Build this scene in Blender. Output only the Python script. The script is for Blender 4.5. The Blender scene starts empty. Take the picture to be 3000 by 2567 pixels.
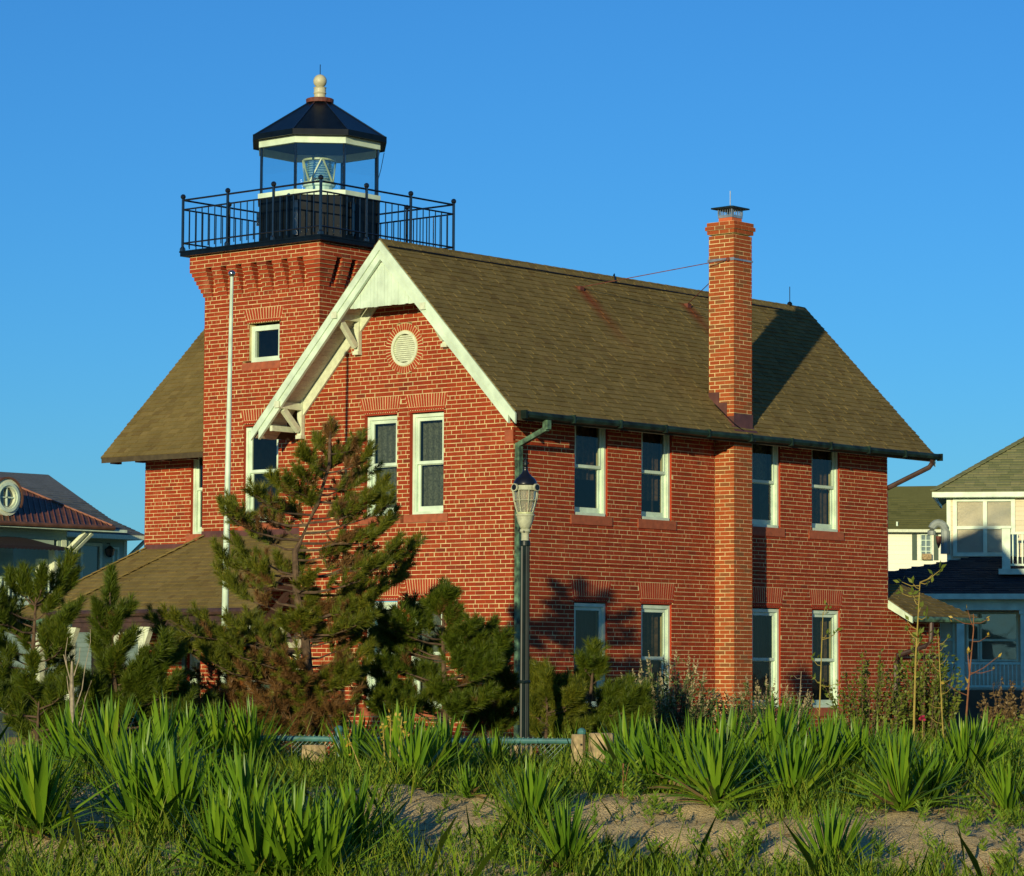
import bpy, math, random
from mathutils import Vector, Matrix
R = random.Random(7)
sc = bpy.context.scene
col = sc.collection
V = Vector

# ------------------------------------------------------------------ camera
CAM = V((-35.784, -30.636, -0.379))
FW = V((0.757, 0.649, 0.077)); RT = V((0.650, -0.760, 0.005))
yaw, pitch, roll = 0.7085, 0.0768, 0.0046
FW = V((math.cos(yaw)*math.cos(pitch), math.sin(yaw)*math.cos(pitch), math.sin(pitch)))
rt0 = V((math.sin(yaw), -math.cos(yaw), 0)); up0 = rt0.cross(FW)
RT = rt0*math.cos(roll) + up0*math.sin(roll); UP = up0*math.cos(roll) - rt0*math.sin(roll)
LAT = rt0.copy(); FH = V((math.cos(yaw), math.sin(yaw), 0))
cam = bpy.data.cameras.new('camera'); cam.sensor_width = 36; cam.lens = 106.89; cam.clip_start = 1; cam.clip_end = 4000
co = bpy.data.objects.new('camera', cam); col.objects.link(co)
co.matrix_world = Matrix(((RT.x, UP.x, -FW.x, CAM.x), (RT.y, UP.y, -FW.y, CAM.y), (RT.z, UP.z, -FW.z, CAM.z), (0, 0, 0, 1)))
sc.camera = co
# ------------------------------------------------------------------ daylight
SUN_EL = math.radians(8.8)
SUN = V((-2.42, -1.0, 0)).normalized()*math.cos(SUN_EL) + V((0, 0, math.sin(SUN_EL)))
w = bpy.data.worlds.new('World'); sc.world = w; w.use_nodes = True
nt = w.node_tree; bg = nt.nodes['Background']
sky = nt.nodes.new('ShaderNodeTexSky'); sky.sky_type = 'NISHITA'; sky.sun_disc = False
sky.sun_elevation = SUN_EL; sky.sun_rotation = math.atan2(SUN.x, SUN.y) % (2*math.pi)
sky.air_density = 1.0; sky.dust_density = 0.0; sky.ozone_density = 5.6; sky.altitude = 0
tn = nt.nodes.new('ShaderNodeMix'); tn.data_type = 'RGBA'; tn.blend_type = 'MULTIPLY'; tn.inputs[0].default_value = 1; tn.inputs[7].default_value = (.56, .92, 1.08, 1)   # one white balance for the whole sky
nt.links.new(sky.outputs[0], tn.inputs[6]); nt.links.new(tn.outputs[2], bg.inputs[0])
bg.inputs[1].default_value = 0.138
sl = bpy.data.lights.new('sun', 'SUN'); sl.energy = 4.8; sl.angle = math.radians(0.53); sl.color = (1.0, 0.87, 0.54)
so = bpy.data.objects.new('sun', sl); col.objects.link(so)
so.rotation_euler = (-SUN).to_track_quat('-Z', 'Y').to_euler()
sc.view_settings.view_transform = 'Standard'; sc.view_settings.look = 'None'
sc.view_settings.exposure = 0.0; sc.view_settings.gamma = 1.0; sc.view_settings.use_curve_mapping = False
sc.render.film_transparent = False

# ------------------------------------------------------------------ materials
def newmat(name):
    m = bpy.data.materials.new(name); m.use_nodes = True
    return m, m.node_tree.nodes, m.node_tree.links, m.node_tree.nodes['Principled BSDF']

def ramp_set(r, stops):
    e = r.color_ramp.elements
    while len(e) < len(stops): e.new(0.5)
    for k, (p, c) in enumerate(stops):
        e[k].position = p; e[k].color = (*c, 1)

def mat(name, c, rough=0.7, var=0.12, scale=9.0, metal=0.0, bump=0.0, spec=None):
    m, n, l, b = newmat(name)
    tc = n.new('ShaderNodeTexCoord'); nz = n.new('ShaderNodeTexNoise'); nz.inputs['Scale'].default_value = scale
    nz.inputs['Detail'].default_value = 5
    l.new(tc.outputs['Object'], nz.inputs['Vector'])
    r = n.new('ShaderNodeValToRGB')
    lo = tuple(max(0, x*(1-var*1.6)) for x in c); hi = tuple(min(1, x*(1+var)) for x in c)
    ramp_set(r, [(0.3, lo), (0.7, hi)])
    l.new(nz.outputs['Fac'], r.inputs[0]); l.new(r.outputs[0], b.inputs['Base Color'])
    b.inputs['Roughness'].default_value = rough; b.inputs['Metallic'].default_value = metal
    if spec is not None: b.inputs['Specular IOR Level'].default_value = spec
    if bump:
        bp = n.new('ShaderNodeBump'); bp.inputs['Strength'].default_value = bump; bp.inputs['Distance'].default_value = 0.02
        l.new(nz.outputs['Fac'], bp.inputs['Height']); l.new(bp.outputs[0], b.inputs['Normal'])
    return m

def piece_mat(name, stops, rough=0.85, spec=0.25, grain=40.0, gvar=0.25, stains=None, salt=0):
    """one colour per loose piece (per island and per object), with grain over it"""
    m, n, l, b = newmat(name)
    ge = n.new('ShaderNodeNewGeometry'); oi = n.new('ShaderNodeObjectInfo')
    ad = n.new('ShaderNodeMath'); ad.operation = 'ADD'; fr = n.new('ShaderNodeMath'); fr.operation = 'FRACT'
    l.new(ge.outputs['Random Per Island'], ad.inputs[0]); l.new(oi.outputs['Random'], ad.inputs[1]); l.new(ad.outputs[0], fr.inputs[0])
    r = n.new('ShaderNodeValToRGB'); ramp_set(r, stops); l.new(fr.outputs[0], r.inputs[0])
    nz = n.new('ShaderNodeTexNoise'); nz.inputs['Scale'].default_value = grain; nz.inputs['Detail'].default_value = 4
    l.new(ge.outputs['Position'], nz.inputs['Vector'])
    nz2 = n.new('ShaderNodeTexNoise'); nz2.inputs['Scale'].default_value = 0.9; nz2.inputs['Detail'].default_value = 5
    l.new(ge.outputs['Position'], nz2.inputs['Vector'])
    am = n.new('ShaderNodeMath'); am.operation = 'ADD'; l.new(nz.outputs['Fac'], am.inputs[0]); l.new(nz2.outputs['Fac'], am.inputs[1]); nz2.inputs['Roughness'].default_value = .65
    mr = n.new('ShaderNodeMapRange'); mr.inputs['From Min'].default_value = 0.6; mr.inputs['From Max'].default_value = 1.4
    mr.inputs['To Min'].default_value = 1-gvar; mr.inputs['To Max'].default_value = 1+gvar
    l.new(am.outputs[0], mr.inputs[0])
    mx = n.new('ShaderNodeMix'); mx.data_type = 'RGBA'; mx.blend_type = 'MULTIPLY'; mx.inputs[0].default_value = 1
    l.new(r.outputs[0], mx.inputs[6]); l.new(mr.outputs[0], mx.inputs[7])
    out = mx.outputs[2]
    if salt:                       # pale salt bloom in irregular patches
        n3 = n.new('ShaderNodeTexNoise'); n3.inputs['Scale'].default_value = 1.7; n3.inputs['Detail'].default_value = 9; n3.inputs['Roughness'].default_value = .72; l.new(ge.outputs['Position'], n3.inputs['Vector'])
        m3 = n.new('ShaderNodeMapRange'); m3.inputs['From Min'].default_value = .58; m3.inputs['From Max'].default_value = .80; m3.inputs['To Max'].default_value = salt; l.new(n3.outputs['Fac'], m3.inputs[0])
        m4 = n.new('ShaderNodeMix'); m4.data_type = 'RGBA'; l.new(m3.outputs[0], m4.inputs[0]); l.new(out, m4.inputs[6]); m4.inputs[7].default_value = (.52, .30, .17, 1); out = m4.outputs[2]
    if stains:
        sp = n.new('ShaderNodeSeparateXYZ'); l.new(ge.outputs['Position'], sp.inputs[0])
        def mth(op, a, bb):
            k = n.new('ShaderNodeMath'); k.operation = op
            for i, q in enumerate((a, bb)):
                if isinstance(q, (int, float)): k.inputs[i].default_value = q
                else: l.new(q, k.inputs[i])
            return k.outputs[0]
        wob = mth('MULTIPLY', mth('SUBTRACT', nz2.outputs['Fac'], 0.5), 0.25)
        for (sx, sy, ln, sw) in stains:          # rust run-off under an iron anchor: sx,sy top, ln length down the slope in y
            dx = mth('ABSOLUTE', mth('ADD', mth('SUBTRACT', sp.outputs[0], sx), wob), 0)
            t = mth('DIVIDE', mth('SUBTRACT', sy, sp.outputs[1]), ln)
            across = n.new('ShaderNodeMapRange'); across.inputs['From Min'].default_value = sw; across.inputs['From Max'].default_value = 0.0
            l.new(dx, across.inputs[0])
            along = n.new('ShaderNodeMapRange'); along.inputs['From Min'].default_value = 1.0; along.inputs['From Max'].default_value = 0.1
            l.new(t, along.inputs[0])
            pos = mth('GREATER_THAN', t, -0.02)
            fac = mth('MULTIPLY', mth('MULTIPLY', across.outputs[0], along.outputs[0]), mth('MULTIPLY', pos, 1.0))
            m2 = n.new('ShaderNodeMix'); m2.data_type = 'RGBA'; l.new(fac, m2.inputs[0]); l.new(out, m2.inputs[6]); m2.inputs[7].default_value = (0.175, 0.045, 0.016, 1)
            out = m2.outputs[2]
    l.new(out, b.inputs['Base Color'])
    b.inputs['Roughness'].default_value = rough; b.inputs['Specular IOR Level'].default_value = spec
    bp = n.new('ShaderNodeBump'); bp.inputs['Strength'].default_value = 0.35; bp.inputs['Distance'].default_value = 0.01
    l.new(nz.outputs['Fac'], bp.inputs['Height']); l.new(bp.outputs[0], b.inputs['Normal'])
    return m

def leaf_mat(name, stops, trans=0.3, rough=0.5, spec=0.3):
    m, n, l, b = newmat(name)
    ge = n.new('ShaderNodeNewGeometry'); oi = n.new('ShaderNodeObjectInfo')
    ad = n.new('ShaderNodeMath'); ad.operation = 'ADD'; fr = n.new('ShaderNodeMath'); fr.operation = 'FRACT'
    l.new(ge.outputs['Random Per Island'], ad.inputs[0]); l.new(oi.outputs['Random'], ad.inputs[1]); l.new(ad.outputs[0], fr.inputs[0])
    nz = n.new('ShaderNodeTexNoise'); nz.inputs['Scale'].default_value = 2.3; nz.inputs['Detail'].default_value = 3
    l.new(ge.outputs['Position'], nz.inputs['Vector'])
    a2 = n.new('ShaderNodeMath'); a2.operation = 'MULTIPLY_ADD'; a2.inputs[1].default_value = 0.55
    l.new(fr.outputs[0], a2.inputs[0])
    a3 = n.new('ShaderNodeMath'); a3.operation = 'MULTIPLY'; a3.inputs[1].default_value = 0.45; l.new(nz.outputs['Fac'], a3.inputs[0]); l.new(a3.outputs[0], a2.inputs[2])
    r = n.new('ShaderNodeValToRGB'); ramp_set(r, stops); l.new(a2.outputs[0], r.inputs[0])
    l.new(r.outputs[0], b.inputs['Base Color']); b.inputs['Roughness'].default_value = rough; b.inputs['Specular IOR Level'].default_value = spec
    tr = n.new('ShaderNodeBsdfTranslucent'); l.new(r.outputs[0], tr.inputs['Color'])
    mx = n.new('ShaderNodeMixShader'); mx.inputs[0].default_value = trans
    l.new(b.outputs[0], mx.inputs[1]); l.new(tr.outputs[0], mx.inputs[2])
    l.new(mx.outputs[0], n['Material Output'].inputs['Surface'])
    return m

def glass_mat(name, tint, gloss):
    m, n, l, b = newmat(name)
    t = n.new('ShaderNodeBsdfTransparent'); t.inputs[0].default_value = (*tint, 1)
    g = n.new('ShaderNodeBsdfGlossy'); g.inputs['Roughness'].default_value = 0.03; g.inputs[0].default_value = (0.9, 0.95, 1, 1)
    tc = n.new('ShaderNodeTexCoord'); nz = n.new('ShaderNodeTexNoise'); nz.inputs['Scale'].default_value = 1.3
    l.new(tc.outputs['Object'], nz.inputs['Vector'])
    bp = n.new('ShaderNodeBump'); bp.inputs['Strength'].default_value = 0.06; bp.inputs['Distance'].default_value = 0.05
    l.new(nz.outputs['Fac'], bp.inputs['Height']); l.new(bp.outputs[0], g.inputs['Normal'])
    ge = n.new('ShaderNodeNewGeometry'); dt = n.new('ShaderNodeVectorMath'); dt.operation = 'DOT_PRODUCT'; l.new(ge.outputs['Normal'], dt.inputs[0]); l.new(ge.outputs['Incoming'], dt.inputs[1])
    def mth(op, a, c):
        k = n.new('ShaderNodeMath'); k.operation = op
        for i, q in enumerate((a, c)):
            if isinstance(q, (int, float)): k.inputs[i].default_value = q
            else: l.new(q, k.inputs[i])
        return k
    fz = mth('MULTIPLY_ADD', mth('POWER', mth('SUBTRACT', 1.0, mth('ABSOLUTE', dt.outputs['Value'], 0).outputs[0]).outputs[0], 5.0).outputs[0], .92); fz.inputs[2].default_value = .05
    ad = n.new('ShaderNodeMath'); ad.operation = 'ADD'; ad.inputs[1].default_value = gloss; ad.use_clamp = True; l.new(fz.outputs[0], ad.inputs[0])
    mx = n.new('ShaderNodeMixShader'); l.new(ad.outputs[0], mx.inputs[0]); l.new(t.outputs[0], mx.inputs[1]); l.new(g.outputs[0], mx.inputs[2])
    l.new(mx.outputs[0], n['Material Output'].inputs['Surface'])
    return m

M = {}
M['brick'] = piece_mat('brick', salt=.35, stops=[(0, (0.228, 0.026, 0.007)), (.35, (0.291, 0.037, 0.009)), (.7, (0.256, 0.030, 0.008)), (.9, (0.323, 0.050, 0.013)), (1, (0.165, 0.023, 0.008))], gvar=.2)
M['arch'] = piece_mat('arch_brick', [(0, (0.292, 0.034, 0.012)), (1, (0.356, 0.046, 0.016))], gvar=.15)
M['chbrick'] = piece_mat('chimney_brick', [(0, (0.287, 0.055, 0.014)), (.5, (0.331, 0.074, 0.019)), (.8, (0.302, 0.063, 0.016)), (.84, (0.208, 0.069, 0.023)), (1, (0.230, 0.072, 0.024))], gvar=.15)
M['mortar'] = mat('mortar', (0.636, 0.538, 0.264), .95, .18, 6, bump=.2)
M['shingle'] = piece_mat('shingle', [(0, (.150, .112, .038)), (.3, (.182, .136, .047)), (.55, (.166, .127, .045)), (.8, (.20, .150, .055)), (1, (.138, .098, .034))], .95, .15, 60, .3, stains=[(4.02, 1.96, 1.15, .24), (7.0, 1.95, .95, .26)])
M['roofbase'] = mat('roof_felt', (.06, .045, .022), .95, .2)
M['white'] = mat('white_paint', (.58, .72, .55), .5, .13, 4)
M['whiteold'] = mat('worn_white_paint', (.60, .66, .47), .6, .10, 14)
M['soffit'] = piece_mat('soffit_board', [(0, (.50, .44, .33)), (1, (.60, .52, .40))], .7, .2)
M['stone'] = mat('sandstone_sill', (.33, .085, .035), .85, .15, 10, bump=.2)
M['iron'] = mat('black_iron', (.006, .009, .014), .13, .3, 20, spec=.9)
M['ironmat'] = mat('black_painted_metal', (.003, .006, .010), .32, .3, 6, spec=.2)
M['copperg'] = mat('green_copper', (.075, .15, .085), .6, .6, 9)
M['gutterdark'] = mat('dark_gutter', (.012, .030, .022), .55, .5, 5, spec=.2)
M['brownmetal'] = mat('brown_metal', (.055, .028, .020), .5, .3, 6)
M['lead'] = mat('brown_flashing', (.10, .038, .032), .55, .2, 7)
M['rust'] = mat('rusty_iron', (.13, .035, .02), .7, .3, 12)
M['galv'] = mat('galvanised_steel', (.45, .47, .44), .3, .2, 12, metal=.7)
M['hoodgrey'] = mat('grey_hood', (.24, .28, .25), .5, .15, 5)
M['clay'] = mat('clay_flue', (.50, .11, .035), .8, .1, 9)
M['curtain'] = mat('grey_curtain', (.17, .18, .14), .9, .35, 30)
M['brownblind'] = mat('brown_blind', (.11, .062, .030), .9, .4, 18)
M['blind'] = mat('pale_blind', (.40, .54, .50), .9, .1, 8)
M['wood'] = mat('orange_wood', (.45, .14, .025), .5, .25, 12)
M['dark'] = mat('dark_interior', (.04, .03, .022), .9, .2, 4)
M['floor'] = mat('floorboards', (.10, .06, .03), .8, .2, 4)
M['greenpaint'] = mat('green_paint', (.04, .075, .045), .5, .1, 6)
M['pane'] = glass_mat('window_glass', (.62, .66, .60), .0)
M['lglass'] = glass_mat('lantern_glass', (.86, .93, .95), .03)
M['lens'] = glass_mat('lens_glass', (.80, .92, .88), .18)
M['brass'] = mat('pale_brass', (.44, .48, .24), .4, .1, 9)
M['ballmetal'] = mat('weathered_ball', (.48, .46, .30), .5, .12, 6)
M['steelball'] = mat('steel_ball', (.30, .33, .33), .15, .1, 6, metal=.9)
M['sand'] = None
M['bark'] = mat('bark', (.10, .062, .035), .95, .35, 14, bump=.6)
M['deadbark'] = mat('grey_dead_wood', (.30, .25, .17), .9, .3, 16, bump=.4)
M['yellowstem'] = mat('yellow_green_stem', (.33, .25, .05), .7, .2, 8)
M['redstem'] = mat('red_brown_stem', (.22, .085, .035), .8, .25, 12)
M['needle'] = leaf_mat('pine_needle', [(0, (0.043, 0.055, 0.007)), (.35, (0.085, 0.112, 0.010)), (.65, (0.152, 0.170, 0.012)), (1, (0.317, 0.238, 0.022))], .22)
M['needledark'] = leaf_mat('pine_needle_deep_green', [(0, (0.034, 0.055, 0.006)), (.4, (0.062, 0.101, 0.007)), (.7, (0.113, 0.149, 0.010)), (1, (0.246, 0.212, 0.014))], .22)
M['deadneedle'] = leaf_mat('brown_pine_needle', [(0, (0.106, 0.053, 0.018)), (.5, (0.175, 0.088, 0.027)), (1, (0.250, 0.138, 0.044))], .2)
M['yucca'] = leaf_mat('yucca_leaf', [(0, (0.062, 0.145, 0.011)), (.4, (0.101, 0.212, 0.012)), (.7, (0.157, 0.279, 0.014)), (.92, (0.274, 0.355, 0.021)), (1, (0.462, 0.390, 0.030))], .22, .42, .4)
M['grass'] = leaf_mat('dune_grass', [(0, (0.103, 0.203, 0.013)), (.5, (0.195, 0.314, 0.020)), (.8, (0.343, 0.365, 0.033)), (1, (0.638, 0.405, 0.077))], .35)
M['weed'] = leaf_mat('weed_leaf', [(0, (0.062, 0.134, 0.012)), (.5, (0.137, 0.239, 0.018)), (.85, (0.251, 0.306, 0.029)), (1, (0.419, 0.105, 0.029))], .3)
M['bushleaf'] = leaf_mat('bush_leaf', [(0, (0.070, 0.108, 0.015)), (.5, (0.132, 0.184, 0.023)), (1, (0.264, 0.281, 0.045))], .3)
M['greybush'] = leaf_mat('grey_green_leaf', [(0, (0.050, 0.078, 0.024)), (.5, (0.091, 0.137, 0.038)), (1, (0.165, 0.225, 0.068))], .2)
M['brownbush'] = leaf_mat('brown_leaf', [(0, (0.098, 0.063, 0.028)), (.5, (0.182, 0.119, 0.045)), (1, (0.266, 0.196, 0.084))], .25)
M['spike'] = leaf_mat('cream_seed_head', [(0, (.30, .24, .12)), (1, (.48, .40, .22))], .2)
M['yellowbud'] = leaf_mat('yellow_seed_pod', [(0, (.35, .24, .03)), (1, (.5, .35, .05))], .2)
M['pink'] = leaf_mat('pink_petal', [(0, (.45, .03, .08)), (1, (.55, .05, .12))], .2)
M['postwood'] = mat('weathered_post', (.36, .27, .14), .9, .3, 16, bump=.5)
M['tealpipe'] = mat('teal_pipe', (.055, .17, .16), .4, .2, 8)
M['lampblack'] = mat('lamp_black', (.006, .014, .013), .45, .3, 6, spec=.35)
M['lampnavy'] = mat('lamp_dome', (.006, .007, .011), .3, .2, 4, spec=.5)
M['lampstone'] = mat('pale_cast_metal', (.42, .44, .30), .7, .18, 18, bump=.3)
M['lampglass'] = None
M['teal'] = piece_mat('pale_teal_board', [(0, (.30, .40, .31)), (1, (.36, .46, .36))], .8, .2, 12, .08)
M['slate'] = piece_mat('blue_slate', [(0, (.07, .085, .10)), (.5, (.095, .115, .13)), (1, (.13, .14, .14))], .8, .3, 10, .25)
M['copper'] = mat('brown_copper', (.135, .058, .030), .65, .25, 3)
M['copperseam'] = mat('bright_copper_seam', (.22, .075, .035), .5, .2, 3)
M['awning'] = mat('dark_awning', (.012, .006, .009), .9, .2, 6)
M['cream'] = piece_mat('cream_board', [(0, (0.600, 0.539, 0.378)), (1, (0.660, 0.594, 0.432))], .8, .2, 12, .06)
M['greenroof'] = piece_mat('green_grey_shingle', [(0, (0.150, 0.165, 0.077)), (.5, (0.194, 0.205, 0.099)), (1, (0.229, 0.225, 0.113))], .95, .15, 12, .15)
M['mossroof'] = piece_mat('moss_green_shingle', [(0, (.10, .105, .035)), (1, (.14, .14, .05))], .95, .15, 12, .12)
M['shaderoof'] = piece_mat('shaded_shingle', [(0, (.035, .035, .04)), (1, (.06, .058, .06))], .9, .2, 12, .2)  # near-black colour holds the shadow lying on the lower porch roof
M['whitewall'] = piece_mat('white_board', [(0, (.72, .72, .58)), (1, (.78, .78, .63))], .7, .2, 10, .05)
M['houseglass'] = glass_mat('house_glass', (.45, .5, .52), .07)

# ------------------------------------------------------------------ mesh builder and tags
WO = {}
class MB:
    def __init__(s): s.v = []; s.f = []
    def add(s, vs, fs):
        k = len(s.v); s.v += [V(p) for p in vs]; s.f += [tuple(i+k for i in f) for f in fs]
    def hexa(s, p):                       # 8 points: bottom 0-3, top 4-7
        s.add(p, [(3, 2, 1, 0), (4, 5, 6, 7), (0, 1, 5, 4), (1, 2, 6, 5), (2, 3, 7, 6), (3, 0, 4, 7)])
    def box(s, a, b):
        x0, y0, z0 = a; x1, y1, z1 = b
        s.hexa([(x0, y0, z0), (x1, y0, z0), (x1, y1, z0), (x0, y1, z0), (x0, y0, z1), (x1, y0, z1), (x1, y1, z1), (x0, y1, z1)])
    def beam(s, p, q, w, h, up=(0, 0, 1)):
        p = V(p); q = V(q); d = (q-p).normalized(); u = V(up)
        a = d.cross(u)
        if a.length < 1e-4: a = d.cross(V((1, 0, 0)))
        a.normalize(); b = a.cross(d)
        a = a*w/2; b = b*h/2
        s.hexa([p-a-b, p+a-b, q+a-b, q-a-b, p-a+b, p+a+b, q+a+b, q-a+b])
    def prism(s, poly, d):                # planar polygon extruded by d
        n = len(poly); d = V(d); poly = [V(p) for p in poly]
        s.add(poly+[p+d for p in poly], [tuple(range(n-1, -1, -1)), tuple(range(n, 2*n))]+[(i, (i+1) % n, n+(i+1) % n, n+i) for i in range(n)])
    def tube(s, pts, rad, n=6, caps=True):
        pts = [V(p) for p in pts]
        if not isinstance(rad, (list, tuple)): rad = [rad]*len(pts)
        k = len(s.v); ref = V((0, 0, 1))
        for i, p in enumerate(pts):
            d = (pts[min(i+1, len(pts)-1)]-pts[max(i-1, 0)]).normalized()
            r0 = ref if abs(d.dot(ref)) < .95 else V((1, 0, 0))
            a = d.cross(r0).normalized(); b = a.cross(d)
            for j in range(n):
                t = 2*math.pi*j/n; s.v.append(p+(a*math.cos(t)+b*math.sin(t))*rad[i])
        for i in range(len(pts)-1):
            for j in range(n):
                s.f.append((k+i*n+j, k+i*n+(j+1) % n, k+(i+1)*n+(j+1) % n, k+(i+1)*n+j))
        if caps:
            s.f.append(tuple(k+j for j in range(n-1, -1, -1))); s.f.append(tuple(k+(len(pts)-1)*n+j for j in range(n)))
    def lathe(s, prof, c, n=20, rot=0.0):  # profile of (radius, z)
        k = len(s.v)
        for r, z in prof:
            for j in range(n):
                t = 2*math.pi*j/n+rot; s.v.append(V((c[0]+r*math.cos(t), c[1]+r*math.sin(t), z)))
        for i in range(len(prof)-1):
            for j in range(n):
                s.f.append((k+i*n+j, k+i*n+(j+1) % n, k+(i+1)*n+(j+1) % n, k+(i+1)*n+j))
        s.f.append(tuple(k+j for j in range(n-1, -1, -1))); s.f.append(tuple(k+(len(prof)-1)*n+j for j in range(n)))
    def ball(s, c, r, n=12, m=8):
        c = V(c); s.lathe([(max(1e-4, r*math.sin(math.pi*i/m)), c.z-r*math.cos(math.pi*i/m)) for i in range(m+1)], c, n)
    def build(s, name, m, parent=None, kind=None, smooth=False):
        o0 = WO.get(parent.name, V((0, 0, 0))) if parent else V((0, 0, 0))
        me = bpy.data.meshes.new(name); me.from_pydata([tuple(p-o0) for p in s.v], [], s.f); me.materials.append(m)
        if smooth: me.shade_smooth()
        o = bpy.data.objects.new(name, me); col.objects.link(o)
        if parent: o.parent = parent
        WO[o.name] = o0
        if kind: o['kind'] = kind
        return o

def empty(name, loc, label, cat, group=None):
    o = bpy.data.objects.new(name, None); o.empty_display_size = .2; col.objects.link(o); o.location = loc
    WO[o.name] = V(loc); return tag(o, label, cat, group)
def tag(o, label, cat, group=None):
    o['label'] = label; o['category'] = cat
    if group: o['group'] = group
    return o
def one(name, m, fn, parent=None, kind=None, smooth=False):
    b = MB(); fn(b); return b.build(name, m, parent, kind, smooth)

class Wall:
    def __init__(s, O, A, N): s.O = V(O); s.A = V(A).normalized(); s.N = V(N).normalized()
    def P(s, a, n, z): return s.O+s.A*a+s.N*n+V((0, 0, z))
    def box(s, b, a0, a1, n0, n1, z0, z1):
        P = s.P
        b.hexa([P(a0, n0, z0), P(a1, n0, z0), P(a1, n1, z0), P(a0, n1, z0), P(a0, n0, z1), P(a1, n0, z1), P(a1, n1, z1), P(a0, n1, z1)])

# ------------------------------------------------------------------ ground and lawn
def gz(s):
    xs = [0, 8, 14, 22, 26, 30, 34, 40, 60, 1e5]; ys = [-2.0, -2.6, -2.75, -2.50, -2.10, -1.60, -1.60, -1.90, -1.95, -1.95]
    for i in range(len(xs)-1):
        if s <= xs[i+1]:
            t = max(0, (s-xs[i])/(xs[i+1]-xs[i])); return ys[i]+(ys[i+1]-ys[i])*t
    return ys[-1]
def hump(x, y): return .05*math.sin(x*1.7+y*.6)+.04*math.sin(y*2.3-x*.8+1)+.022*math.sin(x*4.1+2)*math.sin(y*4.7)+.030*math.sin(5.3*x+1.1*y)*math.sin(4.7*y-2*x)+.011*math.sin(12*x-5*y+1)*math.sin(11*y+4*x)
def ground_z(x, y):
    d = V((x, y, 0))-V((CAM.x, CAM.y, 0)); s = d.dot(FH)
    k = 1 if 8 < s < 40 else max(0, 1-(s-40)/4) if s >= 40 else max(0, 1-(8-s)/6)
    return gz(s)+hump(x, y)*k
def make_sand():
    m, n, l, b = newmat('dune_sand')
    ge = n.new('ShaderNodeNewGeometry'); nz = n.new('ShaderNodeTexNoise'); nz.inputs['Scale'].default_value = 3; nz.inputs['Detail'].default_value = 8
    l.new(ge.outputs['Position'], nz.inputs['Vector'])
    n2 = n.new('ShaderNodeTexNoise'); n2.inputs['Scale'].default_value = 45; n2.inputs['Detail'].default_value = 6; l.new(ge.outputs['Position'], n2.inputs['Vector'])
    r = n.new('ShaderNodeValToRGB'); ramp_set(r, [(.3, (.62, .46, .22)), (.55, (.72, .545, .28)), (.75, (.78, .60, .32))]); l.new(nz.outputs['Fac'], r.inputs[0])
    r2 = n.new('ShaderNodeValToRGB'); ramp_set(r2, [(.33, (.55, .5, .4)), (.5, (1, 1, 1))]); l.new(n2.outputs['Fac'], r2.inputs[0])
    mx = n.new('ShaderNodeMix'); mx.data_type = 'RGBA'; mx.blend_type = 'MULTIPLY'; mx.inputs[0].default_value = .8
    l.new(r.outputs[0], mx.inputs[6]); l.new(r2.outputs[0], mx.inputs[7]); l.new(mx.outputs[2], b.inputs['Base Color'])
    b.inputs['Roughness'].default_value = .95; b.inputs['Specular IOR Level'].default_value = .15
    bp = n.new('ShaderNodeBump'); bp.inputs['Strength'].default_value = .9; bp.inputs['Distance'].default_value = .07
    ad = n.new('ShaderNodeMath'); ad.operation = 'ADD'; l.new(nz.outputs['Fac'], ad.inputs[0]); l.new(n2.outputs['Fac'], ad.inputs[1])
    l.new(ad.outputs[0], bp.inputs['Height']); l.new(bp.outputs[0], b.inputs['Normal'])
    return m
def ground():
    S = [-600, -200, -60, -10, 0, 5, 9]+[11+i*.25 for i in range(50)]+[23.5+i*.09 for i in range(123)]+[34.6+i*.25 for i in range(34)]+[43.2, 46, 52, 60, 80, 120, 200, 400, 900, 2000]
    T = [-1500, -500, -200, -80, -40, -22, -14]+[-9+i*.25 for i in range(11)]+[-6.3+i*.09 for i in range(141)]+[6.4+i*.25 for i in range(11)]+[14, 22, 40, 80, 200, 500, 1500]
    b = MB(); vs = []
    for s in S:
        for t in T:
            p = V((CAM.x, CAM.y, 0))+FH*s+LAT*t; vs.append((p.x, p.y, ground_z(p.x, p.y)))
    m = len(T)
    b.add(vs, [(i*m+j, i*m+j+1, (i+1)*m+j+1, (i+1)*m+j) for i in range(len(S)-1) for j in range(m-1)])
    o = b.build('ground', make_sand(), None, 'structure', True); return o
ground()
def lawn():
    b = MB(); A_ = V((CAM.x, CAM.y, 0)); b.add([A_+FH*s+LAT*t+V((0, 0, -1.942)) for s, t in ((46.5, -150), (46.5, 150), (420, 500), (420, -500))], [(0, 1, 2, 3)])
    b.build('lawn', mat('lawn_grass', (.062, .085, .022), .95, .35, .8, bump=.3), None, 'structure')
lawn()

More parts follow.
